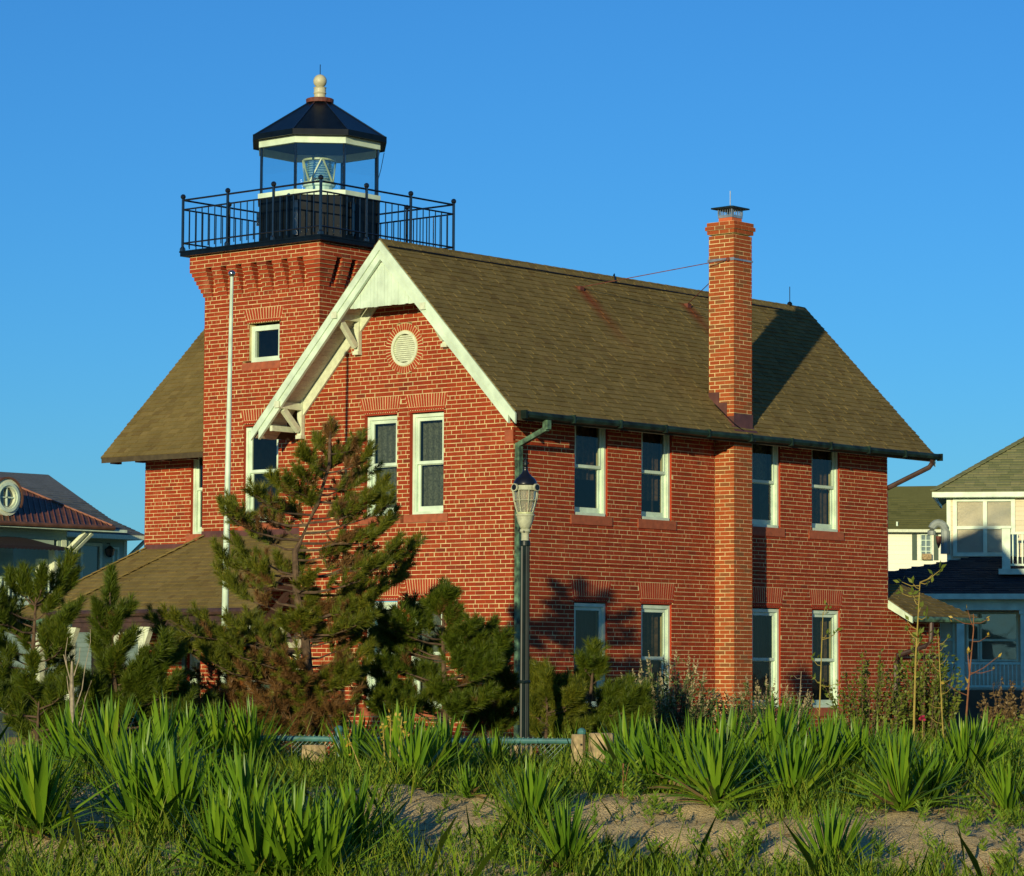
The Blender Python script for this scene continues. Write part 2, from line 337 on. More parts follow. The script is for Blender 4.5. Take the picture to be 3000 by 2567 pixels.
# ------------------------------------------------------------------ brickwork
CH = .0687; Z0 = 3.53-CH/2-84*CH
ALL = []            # (part, wall, a0, a1, n0, n1, z0, z1, material)
def brick_wall(part, wl, mm, a0, a1, z0, z1, holes=(), clip=None, proud=.004, back=.24, phase=0.0, headers=True, n_off=0.0, mortar='mortar', keep=None):
    mb = MB(); k = math.ceil((z0-Z0)/CH-1e-6)
    while Z0+(k+1)*CH <= z1+1e-6:
        za = Z0+k*CH; zb = za+CH; zm = (za+zb)/2
        lo, hi = a0, a1
        if clip:
            c = clip(zm); lo, hi = max(lo, c[0]), min(hi, c[1])
        iv = [(lo, hi)] if hi-lo > .02 else []
        for h in holes:
            q = h(zm)
            if not q: continue
            nv = []
            for (p0, p1) in iv:
                if q[1] <= p0 or q[0] >= p1: nv.append((p0, p1)); continue
                if q[0] > p0+.01: nv.append((p0, q[0]))
                if q[1] < p1-.01: nv.append((q[1], p1))
            iv = nv
        for (p0, p1) in iv: wl.box(mb, p0+(.006 if p0 <= lo+1e-6 else 0), p1-(.006 if p1 >= hi-1e-6 else 0), n_off-back, n_off, za, zb)
        hd = headers and k % 6 == 0
        pitch = .1045 if hd else .2083
        off = phase+(0 if k % 2 == 0 else pitch/2)+(.03 if hd else 0)
        j = math.floor((lo-off)/pitch)-1
        while off+j*pitch < hi:
            jit = R.uniform(-.005, .005)
            b0 = off+j*pitch+.0054+jit; b1 = off+(j+1)*pitch-.0054+jit; j += 1
            for (p0, p1) in iv:
                c0, c1 = max(b0, p0), min(b1, p1)
                if c1-c0 > .018:
                    if c0 == p0: c0 = p0-.001
                    ALL.append((part, wl, c0, c1, n_off-.004, n_off+proud+R.uniform(-.002, .002), za+.0052+R.uniform(-.0012, .0012), zb-.0052+R.uniform(-.0012, .0012), mm))
        k += 1
    mb.build('mortar', M[mortar], part, 'stuff')

def rect_hole(a0, a1, z0, z1): return lambda z: (a0, a1) if z0 < z < z1 else None
def arch_hole(b0, b1, t0, t1, z0, z1):
    def f(z):
        if not z0 < z < z1: return None
        t = (z-z0)/(z1-z0); return (b0+(t0-b0)*t, b1+(t1-b1)*t)
    return f
def circ_hole(a, z0, r): return lambda z: (a-math.sqrt(r*r-(z-z0)**2), a+math.sqrt(r*r-(z-z0)**2)) if abs(z-z0) < r else None

def snap(z): return Z0+round((z-Z0)/CH)*CH
def jack_arch(wl, parent, b0, b1, t0, t1, z0, z1, n=16):
    mb = MB(); zs = z0+.065
    def xx(t, z):
        q = (z-z0)/(z1-z0); l = b0+(t0-b0)*q; r = b1+(t1-b1)*q; return l+(r-l)*t
    wl_m = MB()
    P = wl.P
    wl_m.prism([P(b0-.02, -.1, z0+.03), P(b0+.03, -.1, z0+.004), P(b1-.03, -.1, z0+.004), P(b1+.02, -.1, z0+.03), P(t1+.03, -.1, z1+.004), P(t0-.03, -.1, z1+.004)], wl.N*.101)
    wl_m.build('mortar', M['mortar'], parent)
    for i in range(n):
        g = .12; ta, tb = (i+g)/n, (i+1-g)/n; pr = .004+R.uniform(-.001, .001)
        q = [(xx(ta, zs), zs), (xx(tb, zs), zs), (xx(tb, z1-.006), z1-.006), (xx(ta, z1-.006), z1-.006)]
        mb.prism([P(a, -.004, z) for a, z in q], wl.N*(pr+.004))
        c0, c1 = xx(ta-.06/n, z0), xx(tb+.06/n, z0); cm = (c0+c1)/2
        q = [(c0, z0+.058), (c0, z0+.02), (cm, z0), (c1, z0+.02), (c1, z0+.058)]
        mb.prism([P(a, -.004, z) for a, z in q], wl.N*(pr+.012))
    mb.build('brick', M['arch'], parent, 'stuff')

def sash_window(wl, parent, a0, a1, z0, z1, recess=.085, arch=None, sill=.13, blind=None, sill_ext=.10, rail=.5, cov=1.0, trim='white', name='window', casing=.055):
    P = wl.P; T = M[trim]
    mb = MB(); n1, n0 = -recess, -recess-.11
    wl.box(mb, a0, a0+casing, n0, n1, z0, z1); wl.box(mb, a1-casing, a1, n0, n1, z0, z1)
    wl.box(mb, a0+casing, a1-casing, n0, n1, z1-casing, z1); wl.box(mb, a0+casing-.001, a1-casing+.001, n0, n1+.03, z0, z0+.045)
    wl.box(mb, a0+casing, a0+casing+.018, n0, n1-.018, z0+.046, z1-casing-.002); wl.box(mb, a1-casing-.018, a1-casing, n0, n1-.018, z0+.046, z1-casing-.002)
    win = mb.build(name, T, parent)
    zi0, zi1 = z0+.047, z1-casing-.003; zr = zi0+(zi1-zi0)*rail; ai0, ai1 = a0+casing+.019, a1-casing-.019
    for (s0, s1, nn, bot, top) in ((zr-.002, zi1, -recess-.03, .05, .055), (zi0, zr+.03, -recess-.066, .085, .045)):
        f = MB(); w = .048
        wl.box(f, ai0, ai0+w, nn-.032, nn, s0, s1); wl.box(f, ai1-w, ai1, nn-.032, nn, s0, s1)
        wl.box(f, ai0+w, ai1-w, nn-.032, nn, s0, s0+bot); wl.box(f, ai0+w, ai1-w, nn-.032, nn, s1-top, s1)
        sa = f.build('sash', T, win)
        g = MB(); g.add([P(ai0+w-.004, nn-.016, s0+bot-.004), P(ai1-w+.004, nn-.016, s0+bot-.004), P(ai1-w+.004, nn-.016, s1-top+.004), P(ai0+w-.004, nn-.016, s1-top+.004)], [(0, 1, 2, 3)])
        g.build('pane', M['pane'], win)
    if blind:
        f = MB(); npl = 14; aa = [ai0+(ai1-ai0)*i/npl for i in range(npl+1)]
        zb = zi0+(zi1-zi0)*(1-cov)
        for i in range(npl):
            q0, q1 = -.25-.02*math.sin(i*2.1), -.25-.02*math.sin((i+1)*2.1)
            f.add([P(aa[i], q0, zb), P(aa[i+1], q1, zb), P(aa[i+1], q1, zi1), P(aa[i], q0, zi1)], [(0, 1, 2, 3)])
        f.build('curtain', M[blind], win)
    one('reveal', M['arch'], lambda b: (wl.box(b, a0+.001, a0+.006, n1+.001, -.003, z0+.002, z1+.02), wl.box(b, a1-.006, a1-.001, n1+.001, -.003, z0+.002, z1+.02), wl.box(b, a0, a1, n1-.05, -.003, z1+.02, z1+.044)), win)
    if sill: one('sill', M['stone'], lambda b: wl.box(b, a0-sill_ext, a1+sill_ext, -.2, .022, z0-sill, z0-.002), win)
    if arch: jack_arch(wl, win, *arch)
    return win

# ---------------- shingles
SH = []
def shingles(part, O, A, S, N, smax, clip, exp=.115, wmin=.10, wmax=.24, lift=.012):
    O = V(O); A = V(A); S = V(S); N = V(N); k = 0
    while k*exp < smax:
        s0 = k*exp; s1 = min(s0+exp*1.12, smax+.02); lo, hi = clip(min(s0+exp*.5, smax)); k += 1
        a = lo
        while a < hi-.02:
            b = min(a+R.uniform(wmin, wmax), hi)
            if hi-b < .06: b = hi
            t = lift+R.choice((0, 0, .006, .009)); e = R.uniform(-.006, .006)
            P = lambda x, y, z: O+A*x+S*y+N*z
            SH.append((part, [P(a+.002, s0+e, .0), P(b-.002, s0+e, .0), P(b-.002, s1, -.004), P(a+.002, s1, -.004), P(a+.002, s0+e, t+.004), P(b-.002, s0+e, t+.004), P(b-.002, s1, .003), P(a+.002, s1, .003)], O+A*(a+b)/2+S*s0))
            a = b

# ================================================================== the lighthouse
LH = empty('brick_lighthouse', (3, 2, -1.9), 'red brick Victorian lighthouse with square tower, black lantern and tall side chimney', 'lighthouse')
FRONT = Wall((0, 0, 0), (0, 1, 0), (-1, 0, 0)); SIDE = Wall((0, 0, 0), (1, 0, 0), (0, -1, 0))
LEFTW = Wall((0, 4.64, 0), (1, 0, 0), (0, 1, 0)); L = 10.43
BACK = Wall((L, 0, 0), (0, 1, 0), (1, 0, 0))
YE, ZE, YR, ZR = -.53, 3.60, 2.32, 6.50
MS = (ZR-ZE)/(YR-YE); XF, XB = -.571, 11.15
def wall_part(name, wl, a0, a1):
    b = MB(); wl.box(b, a0-.01, a1+.01, -.22, .03, -2.4, -1.95); return b.build(name, M['stone'], LH)
gable = wall_part('gable_wall', FRONT, 0, 4.64); side = wall_part('side_wall', SIDE, 0, L)
lwall = wall_part('rear_side_wall', LEFTW, 0, L); bwall = wall_part('back_wall', BACK, 0, 4.64)
gclip = lambda z: (0, 4.64) if z < 3.62 else ((z-ZE)/MS+YE+.17, 4.64-((z-ZE)/MS+YE+.17))
W1 = (2.456, 3.18); W2 = (1.45, 2.185); L1 = (2.42, 3.155); L2 = (1.45, 2.185)
ZW = (2.12, 3.73); ZL = (-.965, .73)
AZ = (3.775, snap(4.05)); AZL = (.775, snap(1.07))
VC = (2.315, 4.80); VR = .285
fa = [((W2[1]+.03, W2[0]-.03, 2.30, 1.37), AZ), ((W1[1]+.03, W1[0]-.03, 3.30, 2.375), AZ), ((L2[1]+.03, L2[0]-.03, 2.285, 1.37), AZL), ((L1[1]+.03, L1[0]-.03, 3.27, 2.345), AZL)]
fholes = [rect_hole(*W1, ZW[0]-.13, ZW[1]+.045), rect_hole(*W2, ZW[0]-.13, ZW[1]+.045), rect_hole(*L1, ZL[0]-.14, ZL[1]+.045), rect_hole(*L2, ZL[0]-.14, ZL[1]+.045), circ_hole(*VC, VR+.125)]
for (b1, b0, t1, t0), (q0, q1) in fa: fholes.append(arch_hole(b0, b1, t0, t1, q0, q1))
fholes += [rect_hole(W2[0]-.1, W1[1]+.1, ZW[0]-.13, ZW[0]), rect_hole(L2[0]-.1, L1[1]+.1, ZL[0]-.14, ZL[0])]
brick_wall(gable, FRONT, 'brick', 0, 4.64, -1.95, 6.45, fholes, gclip, phase=.04)
for (wa, zz, ar) in ((W1, ZW, fa[1]), (W2, ZW, fa[0]), (L1, ZL, fa[3]), (L2, ZL, fa[2])):
    (b1, b0, t1, t0), (q0, q1) = ar
    ex = .10 if wa in (W1, L1) else .10
    sash_window(FRONT, gable, *wa, *zz, recess=.07, arch=(b0, b1, t0, t1, q0, q1), blind='curtain', sill=.13, sill_ext=.10, rail=.505)
# side wall
S = [(1.497, 2.34), (3.215, 4.03), (6.265, 7.108), (8.046, 8.911)]
SZ = (2.12, 3.66); SLZ = (-.975, .72)
sholes = []; sar = []
for (a, b) in S:
    sholes += [rect_hole(a, b, SZ[0]-.15, 3.9), rect_hole(a-.1, b+.1, SZ[0]-.15, SZ[0]), rect_hole(a, b, SLZ[0]-.15, SLZ[1]+.045), rect_hole(a-.1, b+.1, SLZ[0]-.15, SLZ[0]), arch_hole(a-.03, b+.03, a-.085, b+.105, .765, snap(1.07))]
brick_wall(side, SIDE, 'brick', 0, 5.216, -1.95, 3.62, sholes, phase=.1)
brick_wall(side, SIDE, 'brick', 5.726, L, -1.95, 3.62, sholes, phase=.1)
blinds = [None, None, 'dark', None]
for i, (a, b) in enumerate(S):
    sash_window(SIDE, side, a, b, *SZ, recess=.04, sill=.15, blind=['brownblind', 'brownblind', 'curtain', 'brownblind'][i], cov=[.62, .8, .5, 1][i], rail=.5)
    sash_window(SIDE, side, a, b, *SLZ, recess=.04, sill=.15, blind=['dark', 'brownblind', 'dark', 'brownblind'][i], cov=[1, .9, 1, .75][i], arch=(a-.03, b+.03, a-.085, b+.105, .765, snap(1.07)), rail=.48)  # 'dark' entries are sheets painted as the shaded room, not cloth
# projecting belt course
def belt(b):
    for (a0, a1) in ((0, 5.21), (5.73, L)):
        a = a0
        while a < a1-.02:
            c = min(a+.205, a1); SIDE.box(b, a+.002, c-.001, -.004, .018+R.uniform(-.002, .002), 1.334, 1.352); a = c+.002
one('belt_course', M['brick'], belt, side, 'stuff')
brick_wall(lwall, LEFTW, 'brick', 0, .34, -1.95, 3.9)
brick_wall(bwall, BACK, 'brick', 0, 4.64, -1.95, 6.45, [], gclip)
# round louvred vent with its ring of bricks
def ring(b):
    n = 44
    for i in range(n):
        t0, t1 = 2*math.pi*(i+.13)/n, 2*math.pi*(i+.87)/n
        q = [(VC[0]+r*math.cos(t), VC[1]+r*math.sin(t)) for r, t in ((VR+.012, t0), (VR+.118, t0), (VR+.118, t1), (VR+.012, t1))]
        b.prism([FRONT.P(a, -.004, z) for a, z in q], FRONT.N*(.008+R.uniform(-.001, .001)))
vent = MB()
for i in range(32):
    t0, t1 = 2*math.pi*i/32, 2*math.pi*(i+1)/32
    q = [(VC[0]+r*math.cos(t), VC[1]+r*math.sin(t)) for r, t in ((VR-.05, t0), (VR, t0), (VR, t1), (VR-.05, t1))]
    vent.prism([FRONT.P(a, -.09, z) for a, z in q], FRONT.N*.10)
vent = vent.build('round_vent', M['whiteold'], gable)
def ringm(b):
    for i in range(40):
        t0, t1 = 2*math.pi*i/40, 2*math.pi*(i+1)/40
        q = [(VC[0]+r*math.cos(t), VC[1]+r*math.sin(t)) for r, t in ((VR+.001, t0), (VR+.126, t0), (VR+.126, t1), (VR+.001, t1))]
        b.prism([FRONT.P(a, -.12, z) for a, z in q], FRONT.N*.118)
    b.prism([FRONT.P(VC[0]+VR*.97*math.cos(2*math.pi*i/40), -.10, VC[1]+VR*.97*math.sin(2*math.pi*i/40)) for i in range(40)], FRONT.N*.02)
one('mortar', M['mortar'], ringm, gable); one('brick', M['arch'], ring, gable, 'stuff')
for i in range(15):
    z = VC[1]-VR+.055+i*.033; hw = math.sqrt(max(0, (VR-.05)**2-(z-VC[1])**2))
    if hw > .05:
        b = MB(); P = FRONT.P
        b.hexa([P(VC[0]-hw, -.05, z-.012), P(VC[0]+hw, -.05, z-.012), P(VC[0]+hw, -.012, z-.014), P(VC[0]-hw, -.012, z-.014), P(VC[0]-hw, -.05, z+.014), P(VC[0]+hw, -.05, z+.014), P(VC[0]+hw, -.026, z+.014), P(VC[0]-hw, -.026, z+.014)])
        b.build('slat', M['whiteold'], vent)
# floors inside
def floors(b):
    b.box((.25, .25, 1.0), (L-.25, 4.4, 1.15)); b.box((.25, .25, -1.5), (L-.25, 4.4, -1.35)); b.box((.25, .25, 3.75), (L-.25, 4.4, 3.85)); b.box((4.4, .26, -1.34), (4.5, 4.4, .99)); b.box((5.5, .26, 1.16), (5.6, 4.4, 3.74)); b.box((.26, 2.2, -1.34), (4.39, 2.3, .99)); b.box((.26, 3.4, 1.16), (5.49, 3.5, 3.74)); b.box((5.61, 2.6, 1.16), (10.1, 2.7, 3.74)); b.box((4.51, 2.6, -1.34), (10.1, 2.7, .99))
one('interior', M['dark'], floors, LH)

# main roof
def slab(b, x0, x1, ya, za, yb, zb, t=.10):
    b.prism([(x0, ya, za), (x1, ya, za), (x1, yb, zb), (x0, yb, zb)], (0, 0, -t*1.35))
roof = MB(); slab(roof, XF, XB, YE, ZE, YR, ZR)
YL = 4.64-YE
roof.prism([(XF, YL, ZE), (.345, YL, ZE), (.345, YR, ZR), (XF, YR, ZR)], (0, 0, -.135))
yc = 4.55; zc = ZR-(yc-YR)*MS
roof.prism([(.346, yc, zc), (XB, yc, zc), (XB, YR, ZR), (.346, YR, ZR)], (0, 0, -.135))
roof = roof.build('main_roof', M['roofbase'], LH)
cs = 1/math.sqrt(1+MS*MS); SL = (YR-YE)/cs
shingles(roof, (0, YE, ZE), (1, 0, 0), (0, cs, MS*cs), (0, -MS*cs, cs), SL, lambda s: (XF-.02, XB+.02))
shingles(roof, (0, YL, ZE), (1, 0, 0), (0, -cs, MS*cs), (0, MS*cs, cs), SL, lambda s: (XF-.02, .345 if (YL-s*cs) > yc else 3.2))
i = 0; x = XF-.02
while x < XB:
    e = .012+(i % 2)*.004; b = MB(); d = .13; x1 = min(x+.30, XB+.02)
    for sg in (-1, 1):
        b.hexa([(x, YR, ZR+.012), (x1, YR, ZR+.006), (x1, YR+sg*d, ZR-d*MS+.006), (x, YR+sg*d, ZR-d*MS+.012), (x, YR, ZR+.018+e*.3), (x1, YR, ZR+.015), (x1, YR+sg*d, ZR-d*MS+.015), (x, YR+sg*d, ZR-d*MS+.018+e*.3)])
    b.build('ridge_cap', M['shingle'], roof); x += .24; i += 1
# bargeboards: upper thick fascia and lower board
def barge(b, x0, x1, sgn, up, lo, y0=None):
    ye = YE-.02 if sgn > 0 else YL+.02
    if y0 is not None: ye = y0 if sgn > 0 else YE+YL-y0
    f = lambda y: ZE+(y-YE)*MS if sgn > 0 else ZE+(YL-y)*MS
    b.prism([(x0, ye, f(ye)-up), (x0, YR, ZR-up), (x0, YR, ZR-lo), (x0, ye, f(ye)-lo)], (x1-x0, 0, 0))
for sg in (1, -1):
    one('bargeboard', M['white'], lambda b: barge(b, XF-.035, XF-.002, sg, .012, .17), roof)
    one('bargeboard', M['white'], lambda b: barge(b, XF-.012, XF+.04, sg, .172, .32, YE+.14), roof)
    one('frieze_board', M['whiteold'], lambda b: barge(b, -.05, -.012, sg, .16, .42, .10), roof)
    one('bargeboard', M['white'], lambda b: barge(b, XB+.002, XB+.035, sg, .012, .2), roof)
# kneeler under right rake
one('kneeler', M['stone'], lambda b: FRONT.box(b, .0, .17, -.05, .014, 3.18, 3.38), gable)
# gable panel of boards
zb = 5.44; ty = lambda z: (ZR-.33-z)/MS
pw = .075; y = YR-ty(zb); 
pan = MB(); pan.prism([(XF+.075, YR-ty(zb), zb+.005), (XF+.075, YR+ty(zb), zb+.005), (XF+.075, YR, ZR-.33)], (.02, 0, 0)); pan = pan.build('gable_panel', M['whiteold'], LH)
while y < YR+ty(zb)-.01:
    y1 = min(y+pw, YR+ty(zb)); m0 = ZR-.33-abs(y+.0015-YR)*MS; m1 = ZR-.33-abs(y1-.0015-YR)*MS
    d = R.uniform(0, .012); b = MB(); pr = R.uniform(.0, .004)
    b.prism([(XF+.05-pr, y+.0015, zb-d), (XF+.05-pr, y1-.0015, zb-d), (XF+.05-pr, y1-.0015, max(m1, zb+.01)), (XF+.05-pr, y+.0015, max(m0, zb+.01))], (.024, 0, 0))
    b.build('board', M['white'], pan); y += pw
# soffit boards under the left rake
sof = MB(); f = lambda y: ZE+(YL-y)*MS-.140
sof.prism([(XF+.045, YL, f(YL)), (-.055, YL, f(YL)), (-.055, YR, f(YR)), (XF+.045, YR, f(YR))], (0, 0, -.008)); sof = sof.build('soffit', M['whiteold'], roof)
y = YR+.02
while y < YL-.02:
    b = MB(); y1 = y+.058; b.prism([(XF+.05, y, f(y)-.010), (-.056, y, f(y)-.010), (-.056, y1, f(y1)-.010), (XF+.05, y1, f(y1)-.010)], (0, 0, -.012)); b.build('plank', M['soffit'], sof); y += .064
# gable brackets
def bracket(y, zt, zb):
    br = MB(); br.box((-.085, y-.05, zb), (-.012, y+.05, zt+.1)); br.box((-.11, y-.062, zb-.03), (-.012, y+.062, zb+.03))
    br = br.build('bracket', M['whiteold'], LH)
    one('arm', M['whiteold'], lambda b: (b.box((XF+.03, y-.048, zt-.11), (-.087, y+.048, zt)), b.box((XF-.05, y-.055, zt-.10), (XF+.028, y+.055, zt+.01))), br)
    one('strut', M['whiteold'], lambda b: b.beam((XF+.10, y, zt-.115), (-.11, y, zb+.10), .085, .085, (0, 1, 0)), br)
bracket(3.30, 5.40, 4.78); bracket(1.37, 5.40, 4.78); bracket(4.58, 4.02, 3.47)
# purlin ends
one('purlin', M['whiteold'], lambda b: b.beam((-.52, 4.98, 3.66), (-.02, 4.98, 3.66), .10, .12), roof)
one('purlin', M['whiteold'], lambda b: b.beam((-.52, 4.80, 3.60), (-.02, 4.80, 3.60), .06, .09), roof)

# gutter and downspouts
def gut(b):
    pts = [(XF+.12+i*.585, YE-.06, 3.555-.012*math.sin(i*.9)*.3) for i in range(21)]
    b.tube(pts, .058, 8)
    for i in range(0, 21, 2): b.box((pts[i][0]-.02, YE-.125, 3.49), (pts[i][0]+.02, YE-.02, 3.62))
g = one('gutter', M['gutterdark'], gut, LH)
one('downspout', M['copperg'], lambda b: (b.box((.06, YE-.11, 3.36), (.15, YE-.01, 3.50)), b.beam((.105, YE-.06, 3.37), (.06, -.06, 3.14), .085, .075), b.box((.015, -.105, -1.9), (.105, -.02, 3.17)), [b.box((.008, -.112, z), (.112, -.018, z+.03)) for z in (2.9, 1.4, -.2)]), LH)
one('downspout', M['brownmetal'], lambda b: (b.tube([(11.0, YE-.06, 3.5), (11.0, YE-.05, 3.42), (10.97, YE-.02, 3.36), (L+.09, .06, 2.98), (L+.06, .08, 2.9), (L+.06, .08, -1.9)], .045, 8)), LH)

# chimney: breast on the wall and stack through the roof
CX0, CX1, CY0, CY1 = 5.216, 5.726, -.40, .12
chim = MB(); chim.box((CX0+.03, CY0+.03, -2.3), (CX1-.03, CY1, 7.0)); chim = chim.build('chimney', M['mortar'], LH)
cl = Wall((CX0, 0, 0), (0, 1, 0), (-1, 0, 0)); cf = Wall((0, CY0, 0), (1, 0, 0), (0, -1, 0)); cr = Wall((CX1, 0, 0), (0, 1, 0), (1, 0, 0)); cb = Wall((0, CY1, 0), (1, 0, 0), (0, 1, 0))
for (q0, q1, ya) in ((-1.95, 3.66, 0.0), (3.66, 7.02, CY1)):
    brick_wall(chim, cl, 'chbrick', CY0, ya, q0, q1, back=.05, phase=CY0-.02, headers=False)
    brick_wall(chim, cr, 'chbrick', CY0, ya, q0, q1, back=.05, phase=CY0+.07, headers=False)
    brick_wall(chim, cf, 'chbrick', CX0, CX1, q0, q1, back=.05, phase=CX0+.06, headers=False)
brick_wall(chim, cb, 'chbrick', CX0, CX1, 3.66, 7.02, back=.05, phase=CX0, headers=False)
def chcap(b):
    for i, e in enumerate((.025, .05, .028)):
        z = 7.02+i*CH
        for (w, a0, a1) in ((Wall((CX0-e, 0, 0), (0, 1, 0), (-1, 0, 0)), CY0-e, CY1+e), (Wall((0, CY0-e, 0), (1, 0, 0), (0, -1, 0)), CX0-e, CX1+e), (Wall((CX1+e, 0, 0), (0, 1, 0), (1, 0, 0)), CY0-e, CY1+e), (Wall((0, CY1+e, 0), (1, 0, 0), (0, 1, 0)), CX0-e, CX1+e)):
            a = a0+(0 if i % 2 else -.1)
            while a < a1:
                c0, c1 = max(a, a0), min(a+.2, a1)
                if c1-c0 > .03: w.box(b, c0+.004, c1-.004, -.10, 0, z+.005, z+CH-.005)
                a += .208
one('brick', M['chbrick'], chcap, chim, 'stuff')
one('crown', M['mortar'], lambda b: [b.box((CX0-e+.008, CY0-e+.008, 7.02+i*CH), (CX1+e-.008, CY1+e-.008, 7.02+(i+1)*CH)) for i, e in enumerate((.025, .05, .028))], chim)
fcx, fcy = (CX0+CX1)/2, (CY0+CY1)/2; zt = 7.02+3*CH
one('flue', M['clay'], lambda b: b.box((fcx-.14, fcy-.14, zt), (fcx+.14, fcy+.14, zt+.11)), chim)
def cage(b):
    b.box((fcx-.15, fcy-.15, zt+.085), (fcx+.15, fcy+.15, zt+.13))
    for t in range(7):
        q = -.145+t*.0483
        for (x, y) in ((q, -.145), (q, .145), (-.145, q), (.145, q)): b.box((fcx+x-.004, fcy+y-.004, zt+.13), (fcx+x+.004, fcy+y+.004, zt+.235))
    for s in (-.145, .145): b.box((fcx+s-.012, fcy-.15, zt+.13), (fcx+s+.012, fcy-.13, zt+.235)); b.box((fcx+s-.012, fcy+.13, zt+.13), (fcx+s+.012, fcy+.15, zt+.235))
one('spark_cage', M['galv'], cage, chim)
def lid(b):
    r = .235; z = zt+.235; b.box((fcx-r, fcy-r, z), (fcx+r, fcy+r, z+.022))
    b.add([(fcx-r, fcy-r, z+.024), (fcx+r, fcy-r, z+.024), (fcx+r, fcy+r, z+.024), (fcx-r, fcy+r, z+.024), (fcx, fcy, z+.075)], [(0, 1, 4), (1, 2, 4), (2, 3, 4), (3, 0, 4)])
one('chimney_cap', M['lampblack'], lid, chim)
one('lightning_rod', M['galv'], lambda b: b.tube([(fcx, fcy, zt+.30), (fcx, fcy, zt+.56)], .008, 5), chim)
rz = lambda y: ZE+(y-YE)*MS
def flash(b):
    x = CX0-.013
    b.box((CX0-.012, CY0-.014, rz(CY0)-.06), (CX1+.012, CY0-.0095, rz(CY0)+.24))
    for (ya, yb, h) in ((CY0-.013, -.26, .20), (-.262, -.10, .28), (-.102, CY1, .30)):
        b.prism([(x, ya, rz(ya)-.03), (x, yb, rz(yb)-.03), (x, yb, rz(ya)+h), (x, ya, rz(ya)+h)], (-.004, 0, 0))
        b.prism([(CX1+.009, ya, rz(ya)-.03), (CX1+.009, yb, rz(yb)-.03), (CX1+.009, yb, rz(ya)+h), (CX1+.009, ya, rz(ya)+h)], (.004, 0, 0))
    b.prism([(CX0-.09, CY0-.09, rz(CY0-.09)+.018), (CX1+.05, CY0-.09, rz(CY0-.09)+.018), (CX1+.05, CY0, rz(CY0)+.018), (CX0-.09, CY0, rz(CY0)+.018)], (0, 0, .004))
one('flashing', M['lead'], flash, chim)
one('strap', M['galv'], lambda b: (b.box((CX0-.018, CY0-.018, 6.555), (CX0-.011, CY1+.02, 6.60)), b.box((CX0-.011, CY0-.018, 6.56), (CX1+.018, CY0-.011, 6.59)), b.box((CX1+.011, CY0-.01, 6.56), (CX1+.018, CY1+.02, 6.59))), chim)
def stay(a, b_):
    def f(b):
        b.tube([a, b_], .0075, 6); b.box((b_[0]-.05, b_[1]-.06, b_[2]-.06), (b_[0]+.05, b_[1]+.03, b_[2]+.015)); b.ball(a, .035, 8, 6)
    one('stay_rod', M['rust'], f, chim)
stay((CX0-.03, CY0+.1, 6.57), (3.99, 1.95, rz(1.95)+.03)); stay((CX1+.02, CY1-.02, 6.57), (6.99, 1.94, rz(1.94)+.03))
one('lightning_rod', M['ironmat'], lambda b: (b.tube([(10.67, YR, ZR), (10.67, YR, ZR+.36)], .008, 5), b.ball((10.67, YR, ZR+.03), .05, 8, 6)), LH)
one('conductor_cable', M['ironmat'], lambda b: (b.tube([(x*.6+XF, YR-.16-.015*math.sin(x*1.3), rz(YR-.16)+.04) for x in range(0, 19)], .011, 5), b.tube([(5.25, YR-.14, rz(YR-.14)+.05), (5.4, YR, ZR+.06), (5.45, YR+.1, ZR-.04)], .011, 5), b.tube([(CX0-.05, -.03, rz(-.03)+.03), (CX0-.03, CY0-.03, rz(CY0)+.05), (5.45, YE+.05, rz(YE)+.05), (5.52, YE-.10, 3.58), (5.46, YE-.12, 3.48)], .009, 5)), LH)

# ---------------- tower
TX, TY0, TY1 = .346, 4.564, 7.316; TS = TY1-TY0; TX1 = TX+TS
TF = Wall((TX, 0, 0), (0, 1, 0), (-1, 0, 0)); TR = Wall((0, TY0, 0), (1, 0, 0), (0, -1, 0)); TL = Wall((0, TY1, 0), (1, 0, 0), (0, 1, 0)); TB = Wall((TX1, 0, 0), (0, 1, 0), (1, 0, 0))
tow = MB(); TF.box(tow, TY0, TY1, -.2, .03, -2.4, -1.95); tow = tow.build('tower', M['stone'], LH)
ZK = Z0+121*CH; TW1 = (5.49, 6.216); TZ1 = (4.84, 5.46); TW2 = (5.49, 6.32); TZ2 = (2.12, 3.735)
DO = (5.42, 6.36)
th = [rect_hole(*TW1, TZ1[0]-.13, TZ1[1]+.05), rect_hole(TW1[0]-.02, 6.375, TZ1[0]-.13, TZ1[0]), arch_hole(5.46, 6.27, 5.40, 6.375, 5.505, snap(5.79)),
      rect_hole(*TW2, TZ2[0]-.13, TZ2[1]+.05), rect_hole(5.42, 6.40, TZ2[0]-.13, TZ2[0]), arch_hole(5.46, 6.345, 5.40, 6.41, 3.79, snap(4.05)), rect_hole(*DO, -1.7, .36)]
brick_wall(tow, TF, 'brick', TY0, TY1, -1.95, ZK, th, phase=.0)
brick_wall(tow, TR, 'brick', TX, TX1, 3.6, ZK, [], phase=.09); brick_wall(tow, TL, 'brick', TX, TX1, -1.95, ZK); brick_wall(tow, TB, 'brick', TY0, TY1, 3.6, ZK)
sash_window(TF, tow, *TW2, *TZ2, recess=.05, arch=(5.46, 6.345, 5.40, 6.41, 3.79, snap(4.05)), rail=.53)
